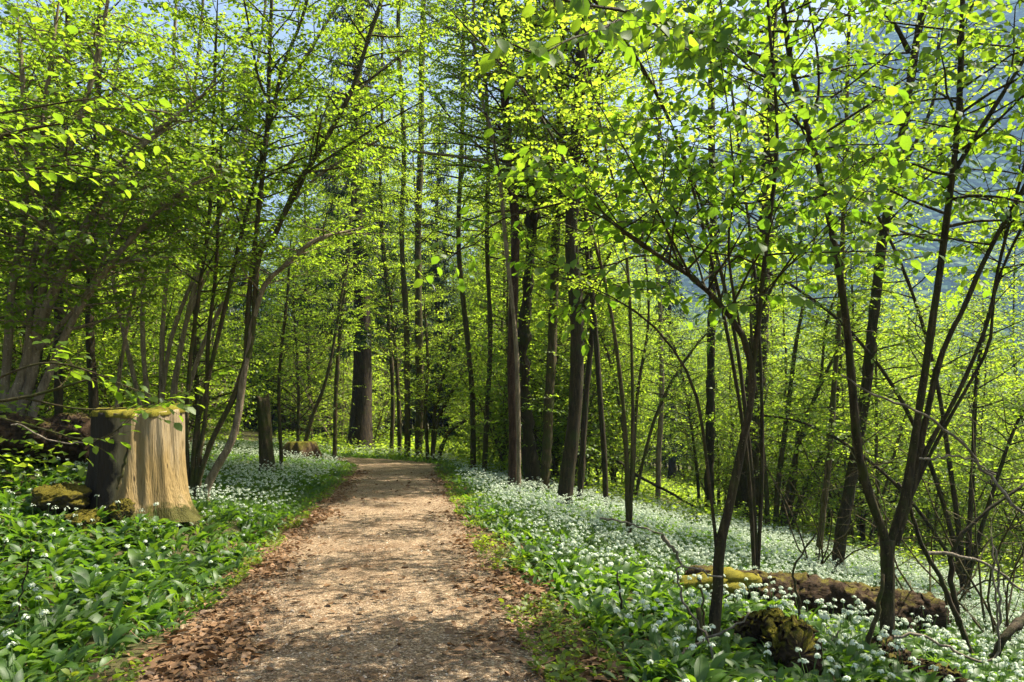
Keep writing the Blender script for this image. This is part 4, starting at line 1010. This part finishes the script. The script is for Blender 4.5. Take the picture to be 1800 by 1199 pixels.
def garlic(side, name, label):
    pts = []
    for (y0, y1, dens) in [(3.2, 8, 82), (8, 14, 72), (14, 22, 50), (22, 36, 36)]:
        if side < 0: xa, xb = -1.25 * y1 * .72 - 1.5, cxP(y0) - 1.2
        else: xa, xb = cxP(y1) + 1.1, y1 * .74 + .6
        n = int((y1 - y0) * (xb - xa) * dens)
        x = U(xa, xb, n); y = U(y0, y1, n)
        s = (x - cxP(y)) / np.sqrt(1 + .14 ** 2)
        if side < 0:
            edge = 1.27 + .16 * vnoise(x, y, 1.1, 2) + .22 * np.clip((6.5 - y) / 2.5, 0, 1)
            pr = sstep(0, .22, -s - edge)
            pr = np.where(y > 31, 1, pr) * (x > -.76 * y - .4)
        else:
            edge = 1.24 + .18 * vnoise(x, y, 1.1, 5) + .34 * np.clip((12 - y) / 6, 0, 1) 
            pr = sstep(0, .4, s - edge) * (.75 + .25 * (vnoise(x, y, .9, 4) > -.3))
            far_ = np.where(x < -2.2, 5.5, 0.0); pr *= 1 - sstep(22 + far_, 30 + far_, np.hypot(x, y) + 2.5 * vnoise(x, y, .4, 1))
        keep = (U(0, 1, n) < pr) & ~blocked(x, y)
        pts.append(np.stack([x[keep], y[keep]], -1))
    XY = np.concatenate(pts); X, Y = XY[:, 0], XY[:, 1]
    Z = h(X, Y); dist = np.hypot(X, Y)
    size = (1 + .22 * rng.normal(size=len(X))).clip(.6, 1.5) * (1.0 + .15 * vnoise(X, Y, .8, 7))
    s = np.abs(X - cxP(Y)); size *= .62 + .38 * sstep(1.3, 2.1, s)
    mb = MB()
    # leaves
    for lo, hi, K, nl in [(0, 9.5, 6, 6), (9.5, 17, 4, 5), (17, 60, 3, 4)]:
        idx = np.where((dist >= lo) & (dist < hi))[0]
        if not len(idx): continue
        I = np.repeat(idx, nl); N = len(I)
        az = U(0, 6.283, N); e0 = R(1) * U(48, 86, N); bend = R(1) * U(45, 120, N)
        L = .185 * size[I] * U(.75, 1.25, N) * (1.0 if K > 3 else 1.1); Wd = L * U(.2, .3, N)
        base = np.stack([X[I] + .035 * np.cos(az), Y[I] + .035 * np.sin(az), Z[I] - .01], -1)
        t = np.linspace(0, 1, K); ang = e0[:, None] - bend[:, None] * t[None] ** 1.3
        st = L[:, None] / (K - 1)
        hx = np.concatenate([np.zeros((N, 1)), np.cumsum((np.cos(ang[:, 1:]) + np.cos(ang[:, :-1])) / 2 * st, 1)], 1)
        hz = np.concatenate([np.zeros((N, 1)), np.cumsum((np.sin(ang[:, 1:]) + np.sin(ang[:, :-1])) / 2 * st, 1)], 1)
        twist = U(-.6, .6, N)
        dirx, diry = np.cos(az), np.sin(az)
        mid = np.stack([base[:, 0, None] + hx * dirx[:, None], base[:, 1, None] + hx * diry[:, None], base[:, 2, None] + hz], -1)
        prof = {6: [.10, .34, .9, 1, .66, .02], 4: [.12, .85, .85, .03], 3: [.15, 1, .03]}[K]
        wv = (Wd[:, None] * np.array(prof)[None]) * .5
        sx_, sy_ = -diry, dirx
        nx_ = -np.sin(ang); nz_ = np.cos(ang)
        ct, stw = np.cos(twist)[:, None], np.sin(twist)[:, None]
        side_v = np.stack([sx_[:, None] * ct + dirx[:, None] * nx_ * stw, sy_[:, None] * ct + diry[:, None] * nx_ * stw, nz_ * stw], -1)
        nrm = np.stack([dirx[:, None] * nx_, diry[:, None] * nx_, nz_], -1)
        l_ = mid + side_v * wv[..., None] + nrm * (wv * .28)[..., None]
        r_ = mid - side_v * wv[..., None] + nrm * (wv * .28)[..., None]
        V = np.stack([l_, mid, r_], 2).reshape(-1, 3)
        k = np.arange(K - 1)[:, None] * 3
        q = np.concatenate([k + [0, 1, 4, 3], k + [1, 2, 5, 4]])
        q = (q[None] + (np.arange(N) * K * 3)[:, None, None]).reshape(-1, 4)
        mb.add(V, q, None, 0)
    # flowers
    if side < 0:
        pf = .17 + .9 * sstep(8.5, 12, Y) ; mult = np.where(Y > 10.5, 2, 1)
        pf = pf * (.6 + .5 * vnoise(X, Y, .7, 3))
    else:
        pf = .5 + .6 * sstep(6, 9.5, Y) + .2 * sstep(.5, 3, X - cxP(Y) - 1.3) - .1; mult = np.where(dist > 9, 2, 1)
        pf = 1.0 * pf * (.75 + .5 * vnoise(X, Y, .7, 9))
    pf = pf * sstep(1.5, 2.2, s)
    I = np.repeat(np.arange(len(X)), mult); I = I[U(0, 1, len(I)) < pf[I]]
    N = len(I)
    hx = X[I] + rng.normal(0, .045, N); hy = Y[I] + rng.normal(0, .045, N); hz = Z[I] + .225 * size[I] * U(.85, 1.25, N) + .015
    H = np.stack([hx, hy, hz], -1); Bs = np.stack([X[I], Y[I], Z[I]], -1)
    # stalks: thin three-sided prisms
    dd = dist[I]; near = dd < 13
    w_ = .0022
    o3 = np.array([[w_, 0, 0], [-w_ * .5, w_ * .87, 0], [-w_ * .5, -w_ * .87, 0]])
    V = np.concatenate([Bs[near][:, None] + o3, H[near][:, None] + o3], 1).reshape(-1, 3)
    q = np.array([[0, 1, 4, 3], [1, 2, 5, 4], [2, 0, 3, 5]])
    mb.add(V, (q[None] + (np.arange(near.sum()) * 6)[:, None, None]).reshape(-1, 4), None, 1)
    # heads: loose half-globes of small star florets
    for lo, hi, m, fs, rad in [(0, 8.5, 24, .009, .023), (8.5, 15, 16, .0075, .025), (15, 80, 8, .011, .026)]:
        j = np.where((dd >= lo) & (dd < hi))[0]; n = len(j)
        if not n: continue
        D = rng.normal(size=(n, m, 3)); D[..., 2] = np.abs(D[..., 2]) * .9 + .05 - .2 * (U(0, 1, (n, m)) < .2); D = unit(D)
        C = H[j][:, None] + D * (rad * U(.75, 1.25, (n, m, 1)) * U(.75, 1.2, (n, 1, 1)))
        t1 = unit(np.cross(D, rng.normal(size=(n, m, 3)))); t2 = np.cross(D, t1)
        f = fs * U(.75, 1.2, (n, m, 1))
        if m == 20:       # six-pointed stars, centre plus points and notches
            an = np.arange(12) / 12 * 2 * np.pi; rr = np.where(np.arange(12) % 2, .28, 1.0)
            ring = C[:, :, None] + f[:, :, None] * ((np.cos(an) * rr)[None, None, :, None] * t1[:, :, None] + (np.sin(an) * rr)[None, None, :, None] * t2[:, :, None]) * .9
            cen = C - D * .003
            V = np.concatenate([cen[:, :, None], ring], 2).reshape(-1, 3)
            tq = np.array([[0, 1 + (2 * k - 1) % 12, 1 + 2 * k % 12, 1 + (2 * k + 1) % 12] for k in range(6)])
            mb.add(V, (tq[None] + (np.arange(n * m) * 13)[:, None, None]).reshape(-1, 4), None, 2)
        else:
            V = np.stack([C + f * t1, C + f * t2, C - f * t1, C - f * t2], 2).reshape(-1, 3)
            mb.add(V, np.arange(n * m * 4).reshape(-1, 4), None, 2)
    o = mb.build(name, [M['garlic_leaf'], M['garlic_stalk'], M['garlic_flower']])
    tag(o, label, 'wild garlic', kind='stuff')
garlic(-1, 'wild_garlic', 'broad green wild garlic with white flower heads on the left bank by the stump')
garlic(1, 'wild_garlic', 'white flowering wild garlic carpet sloping down right of the path')

# low pale weeds and seedlings at the path edges
def weeds():
    n = 2300
    y = 3.4 + 20 * U(0, 1, n) ** 1.5; sgn = np.where(U(0, 1, n) < .72, 1, -1)
    s = sgn * np.where(sgn > 0, 1.2 + np.abs(rng.normal(0, .45, n)) , 1.22 + np.abs(rng.normal(0, .14, n)))
    x = cxP(y) + s
    k = vnoise(x, y, 1.7, 3) > -.12
    x, y = x[k], y[k]; n = len(x); nl = 6
    I = np.repeat(np.arange(n), nl); N = len(I); az = U(0, 6.283, N); e = U(.0, .9, N)
    D = np.stack([np.cos(az) * np.cos(e), np.sin(az) * np.cos(e), np.sin(e)], -1)
    sz = U(.5, 1.4, n) ** 1.3
    P = np.stack([x[I], y[I], h(x[I], y[I]) + U(.01, .07, N) * sz[I]], -1) + D * .012
    lv = Leaves(); L = .038 * sz[I] * U(.7, 1.3, N)
    lv.add(P, D, unit(np.array([0, 0, 1.]) + rng.normal(0, .4, (N, 3))), L, L * .7)
    mb = MB(); lv.emit(mb, LEAF_NEAR)
    tag(mb.build('weeds', [M['weed_leaf']]), 'small yellow-green seedlings sprouting along the path edges', 'weeds', kind='stuff')
weeds()

def litter():
    n = 17000
    y = 3.2 + 20 * U(0, 1, n) ** 1.7; sgn = np.where(U(0, 1, n) < .5, 1, -1)
    s = sgn * (1.22 + rng.normal(0, .2, n) - .25 * (sgn < 0) * np.clip((8 - y) / 4, 0, 1) + (sgn > 0) * np.abs(rng.normal(0, .4, n)))
    sp = U(0, 1, n) < .06; s[sp] = U(-1.1, 1.1, sp.sum())
    x = cxP(y) + s
    k = (vnoise(x, y, 2.1, 8) + .6 * vnoise(x, y, 5, 3) > -.35) | (U(0, 1, n) < .25)
    x, y, s = x[k], y[k], s[k]; n = len(x)
    az = U(0, 6.283, n); D = np.stack([np.cos(az), np.sin(az), rng.normal(0, .16, n)], -1)
    z = np.maximum(h(x, y), np.where(np.abs(s) < 1.25, .014 + .03 * (1 - (s / 1.27) ** 2), -9)) + U(.006, .03, n)
    lv = Leaves(); L = U(.025, .075, n)
    L *= 1 + .5 * (vnoise(x, y, 1.3, 4) > .1)
    lv.add(np.stack([x, y, z], -1), D, unit(np.array([0, 0, 1.]) + rng.normal(0, .42, (n, 3))), L, L * U(.4, .8, n))
    mb = MB(); lv.emit(mb, LEAF_NEAR)
    for k in range(420):          # broken twiglets lying among the leaves
        yy = 3.3 + 14 * U(0, 1) ** 1.5; ss = (1 if U(0, 1) < .5 else -1) * (1.15 + rng.normal(0, .3)); xx = float(cxP(yy)) + ss
        az = U(0, 6.28); ln = U(.04, .22)
        tube(mb, poly((xx, yy, float(h(xx, yy)) + .035), (math.cos(az), math.sin(az), U(-.05, .08)), ln, 4, .16), U(.0015, .0045), 4, 0, .1, cap=False)
    tag(mb.build('dry_leaves', [M['dry_leaf']]), 'brown fallen leaves gathered along both edges of the gravel path', 'leaf litter', kind='stuff')
litter()

def pebbles():
    n = 16000; y = 3.2 + 11 * U(0, 1, n) ** 1.6; s = U(-1.22, 1.22, n); x = cxP(y) + s
    z = .014 + .03 * (1 - (s / 1.27) ** 2)
    r = .0035 + .008 * U(0, 1, n) ** 3 + .012 * (U(0, 1, n) < .012)
    O = np.array([[1, 0, .1], [.3, .9, -.05], [-.8, .55, .1], [-.85, -.5, 0], [.25, -1, .1], [.1, 0, .75]])
    a_ = U(0, 6.28, n); c, s_ = np.cos(a_)[:, None], np.sin(a_)[:, None]; sq = U(.6, 1, n)[:, None]
    V = np.stack([(O[:, 0] * c - O[:, 1] * sq * s_), (O[:, 0] * s_ + O[:, 1] * sq * c), np.broadcast_to(O[:, 2], (n, 6))], -1) * r[:, None, None] + np.stack([x, y, z], -1)[:, None]
    t = np.array([[0, 1, 5], [1, 2, 5], [2, 3, 5], [3, 4, 5], [4, 0, 5]])
    mb = MB(); mb.add(V.reshape(-1, 3), None, (t[None] + (np.arange(n) * 6)[:, None, None]).reshape(-1, 3))
    tag(mb.build('gravel', [M['pebble']], smooth=False), 'loose pale grit and small stones on the path', 'gravel', kind='stuff')
def pebble_mat():
    m, nt, nd, lk = new_mat('pebble')
    g = nd.new('ShaderNodeNewGeometry'); r = ramp(nd, [(0, (.16, .115, .075)), (.6, (.33, .25, .17)), (1, (.55, .46, .35))]); lk.new(g.outputs['Random Per Island'], r.inputs[0])
    d = nd.new('ShaderNodeBsdfDiffuse'); lk.new(r.outputs[0], d.inputs[0]); out = nd.new('ShaderNodeOutputMaterial'); lk.new(d.outputs[0], out.inputs[0])
    return m
M['pebble'] = pebble_mat()
pebbles()

def undergrowth():
    """low leafy growth on the forest floor beyond the garlic"""
    n = 60000
    th = U(-.86, .80, n); d = 11 + 75 * U(0, 1, n) ** 1.2
    x, y = d * np.sin(th), d * np.cos(th)
    s = x - cxP(np.minimum(y, 39))
    keep = np.where(s > 0, d > 21, (x < -.62 * y) | (d > 30)) & (np.abs(s) > 2.2)
    keep &= vnoise(x, y, .55, 6) > -.25
    x, y = x[keep], y[keep]; n = len(x); N = n * 5; I = np.repeat(np.arange(n), 5)
    hgt = U(.1, .75, n) * (1 + .5 * vnoise(x, y, .4, 2))
    P = np.stack([x[I] + rng.normal(0, .22, N), y[I] + rng.normal(0, .22, N), 0 * I], -1); P[:, 2] = h(P[:, 0], P[:, 1]) + hgt[I] * U(.2, 1.1, N)
    az = U(0, 6.283, N); lv = Leaves(); L = U(.07, .14, N) * (1 + np.hypot(x[I], y[I]) / 90)
    lv.add(P, np.stack([np.cos(az), np.sin(az), U(-.3, .3, N)], -1), unit(np.array([0, 0, 1.]) + rng.normal(0, .5, (N, 3))), L, L * .7)
    mb = MB(); lv.emit(mb, LEAF_FAR)
    tag(mb.build('undergrowth', [M['beech_leaf']]), 'low bright green undergrowth covering the forest floor between the trees', 'undergrowth', kind='stuff')
undergrowth()

# ------------------------------------------------------------------ the wood behind: one of each kind, then copies
def proto_hazel(hh, ns, leafmat, o):
    lv = Leaves(); mbs = []; a0_ = U(0, 6.28)
    for k in range(ns):
        mb = MB(); az = a0_ + k * 6.28 / ns + U(-.4, .4)
        lean = U(.15, .55); d = np.array([math.cos(az) * lean, math.sin(az) * lean, 1])
        P = poly((.18 * math.cos(az), .18 * math.sin(az), -.15), d, hh * U(.75, 1.1), 14, .06, .01)
        rad = stem_tube(mb, P, U(.03, .055), .01, 5, 1.2, .03)
        grow(mb, lv, P, rad, o, .18, 1, int(hh * 1.9), hh * .27, el=(-.05, .6))
        mbs.append(mb)
    return mbs, lv, leafmat
def proto_tree(hh, t0, nb, bl, r0, leafmat, o, bend=.025):
    lv = Leaves(); mb = MB()
    P = poly((0, 0, -.2), (U(-.06, .06), U(-.06, .06), 1), hh, 22, bend, .02)
    rad = stem_tube(mb, P, r0, .02, 8, 1.5, .03)
    grow(mb, lv, P, rad, o, t0, 1, nb, bl, el=(.0, .75), taper=.55)
    return [mb], lv, leafmat

def build_proto(name, pr, bark, stem_name):
    mbs, lv, lm = pr
    return finish(name, np.zeros(3), mbs, lv, lm, bark, None, None, None, stem_name, LEAF_FAR)

def far_o(base, leaf, tstep): return {**base, 'leaf': leaf, 'tstep': tstep, 'lstep': leaf * .78, 'bsides': 3, 'tr': .004}
oh = far_o(O_HAZEL, .105, .16); oh['tlen'] = .65; oh['dens'] = 1.6
ob = far_o(O_BEECH, .105, .16); ob['tlen'] = .68; ob['dens'] = 2.2
ot = far_o(O_BEECH, .14, .24); ot['tlen'] = .95; ot['dens'] = 2.8
protos = {'hazel_shrub': [], 'slender_tree': [], 'tall_tree': []}
for k in range(6):
    protos['hazel_shrub'].append(build_proto('hazel_shrub', proto_hazel(U(4.2, 6.6), int(U(5, 9)), ['hazel_leaf', 'beech_leaf'][k % 2], oh), ['bark', 'bark_pale'][k == 3], 'stem'))
for k in range(5):
    protos['slender_tree'].append(build_proto('slender_tree', proto_tree(U(8, 12.5), .12, 34, 2.1, U(.05, .085), 'beech_leaf', ob, .035), ['bark', 'bark_dark'][k % 2], 'trunk'))
for k in range(4):
    protos['tall_tree'].append(build_proto('tall_tree', proto_tree(U(17, 23), .22, 46, 4.2, U(.13, .2), ['beech_leaf', 'hazel_leaf'][k == 1], ot, .02), ['bark', 'bark_dark'][k % 2], 'trunk'))
used = set()
kids = {p.name: list(p.children) for v in protos.values() for p in v}
def place(kind, x, y, rot, sc, label, cat, group):
    src = protos[kind][int(U(0, len(protos[kind])))]
    if src.name not in used:
        used.add(src.name); o = src
    else:
        o = src.copy(); scene.collection.objects.link(o)
        for ch in kids[src.name]:
            c = ch.copy(); scene.collection.objects.link(c); c.parent = o
    o.location = (x, y, float(h(x, y)) - .02); o.rotation_euler = (0, 0, rot); o.scale = (sc, sc, sc * U(.92, 1.1))
    o['label'] = label; o['category'] = cat; o['group'] = group

# keep-clear corridor along the path and a little room round the traced trees
taken = [(o.location.x, o.location.y) for o in scene.objects if o.parent is None and o.type == 'EMPTY' and o.get('category') in ('tree', 'shrub')]
def free(x, y, dmin, own):
    if y < 40 and abs(x - float(cxP(y))) < 2.4: return False
    px = CX + F * x / y
    if 420 < px < 570 and y < 27: return False
    if 560 <= px < 690 and y < 37.5: return False
    for tx, ty in taken:
        if ty > 13 and y < ty + .5 and abs(px - CX - F * tx / ty) < 75: return False
        if (tx - x) ** 2 + (ty - y) ** 2 < 1.2 ** 2: return False
    return all((tx - x) ** 2 + (ty - y) ** 2 > dmin ** 2 for tx, ty in own)
def scatter(kind, n, px0, px1, y0, y1, dmin, sc, label, cat, group, power=1.0):
    own = []; tries = 0
    while len(own) < n and tries < n * 60:
        tries += 1
        y = y0 + (y1 - y0) * U(0, 1) ** power; px = U(px0, px1); x = (px - CX) / F * y
        if free(x, y, dmin, own):
            own.append((x, y)); place(kind, x, y, U(0, 6.28), U(*sc), label, cat, group)
WOOD = [
    ('hazel_shrub', 22, -250, 560, 14.5, 30, 2.2, (.85, 1.2), 'bushy green hazel in the dense left wood behind the stump', 'shrub', 'hazels in the left wood'),
    ('hazel_shrub', 46, -150, 640, 40, 70, 2.4, (1.2, 1.9), 'distant bright hazel deep in the left wood', 'shrub', 'far hazels in the left wood'),
    ('slender_tree', 24, -300, 600, 15, 32, 2.6, (.75, 1.1), 'slim leafy tree among hazels in the left wood', 'tree', 'slim trees in the left wood'),
    ('slender_tree', 34, -150, 620, 42, 72, 2.4, (1.1, 1.7), 'distant slim tree rising over far hazels in the left wood', 'tree', 'far slim trees in the left wood'),
    ('tall_tree', 34, -200, 620, 34, 75, 3.6, (.8, 1.1), 'tall tree over the left wood with its crown above the hazels', 'tree', 'tall trees over the left wood'),
    ('hazel_shrub', 10, 640, 960, 32, 38, 1.8, (.7, 1.0), 'leafy shrub just past the end of the path', 'shrub', 'near shrubs past the path end'),
    ('hazel_shrub', 46, 580, 1000, 52, 92, 2.6, (1.3, 2.0), 'sunlit shrub far beyond the end of the path', 'shrub', 'shrubs beyond the path end'),
    ('slender_tree', 46, 580, 1020, 52, 92, 2.4, (1.2, 1.9), 'slim pale green tree far beyond the end of the path', 'tree', 'slim trees beyond the path end'),
    ('tall_tree', 46, 560, 1020, 50, 100, 3.0, (.95, 1.3), 'tall pale-crowned tree far beyond the path end', 'tree', 'tall trees beyond the path end'),
    ('hazel_shrub', 5, 780, 1000, 22, 31, 1.8, (.9, 1.2), 'green shrub behind the row of trunks beside the path', 'shrub', 'shrubs behind the path-side trunks'),
    ('slender_tree', 7, 770, 1060, 22, 33, 1.8, (.85, 1.3), 'slim tree behind the row of trunks beside the path', 'tree', 'slim trees behind the path-side trunks'),
    ('hazel_shrub', 24, 960, 2050, 22, 32, 2.2, (.8, 1.2), 'sunlit shrub on the slope below the flowering garlic', 'shrub', 'shrubs on the right slope'),
    ('slender_tree', 11, 980, 1540, 22, 33, 2.6, (.85, 1.2), 'slim leafy tree on the slope right of the path', 'tree', 'slim trees on the right slope'),
    ('slender_tree', 16, 1540, 2050, 21, 36, 2.4, (.75, 1.1), 'slim leafy tree low on the far right slope', 'tree', 'slim trees on the far right slope'),
    ('hazel_shrub', 56, 960, 1950, 50, 88, 2.8, (1.3, 2.1), 'distant yellow-green shrub far down the right slope', 'shrub', 'far shrubs on the right slope'),
    ('slender_tree', 60, 980, 1950, 50, 88, 2.6, (1.2, 1.8), 'distant slim bright tree far down the right slope', 'tree', 'far slim trees on the right slope'),
    ('tall_tree', 34, 980, 1640, 60, 110, 3.8, (.8, 1.15), 'tall thin-crowned tree down the right slope', 'tree', 'tall trees on the right slope'),
]
for w_ in WOOD: scatter(*w_)
for v in protos.values():
    for p_ in v:
        if p_.name not in used:
            for c_ in list(p_.children): bpy.data.objects.remove(c_)
            bpy.data.objects.remove(p_)

# ------------------------------------------------------------------ valley air between here and the mountain
def haze():
    mb = MB()
    x0, x1, y0, y1, z0, z1 = -2600, 3800, -1600, 3600, -23, 1230
    V = [(x, y, z) for z in (z0, z1) for y in (y0, y1) for x in (x0, x1)]
    q = [[0, 2, 3, 1], [4, 5, 7, 6], [0, 1, 5, 4], [2, 6, 7, 3], [0, 4, 6, 2], [1, 3, 7, 5]]
    mb.add(V, q)
    m, nt, nd, lk = new_mat('haze')
    v = nd.new('ShaderNodeVolumePrincipled'); v.inputs['Density'].default_value = .00027; v.inputs['Color'].default_value = (.36, .58, .95, 1)
    out = nd.new('ShaderNodeOutputMaterial'); lk.new(v.outputs[0], out.inputs['Volume'])
    tag(mb.build('haze', [m], smooth=False), 'thin bluish air over the valley before the mountain', 'haze', kind='stuff')
if True: haze()
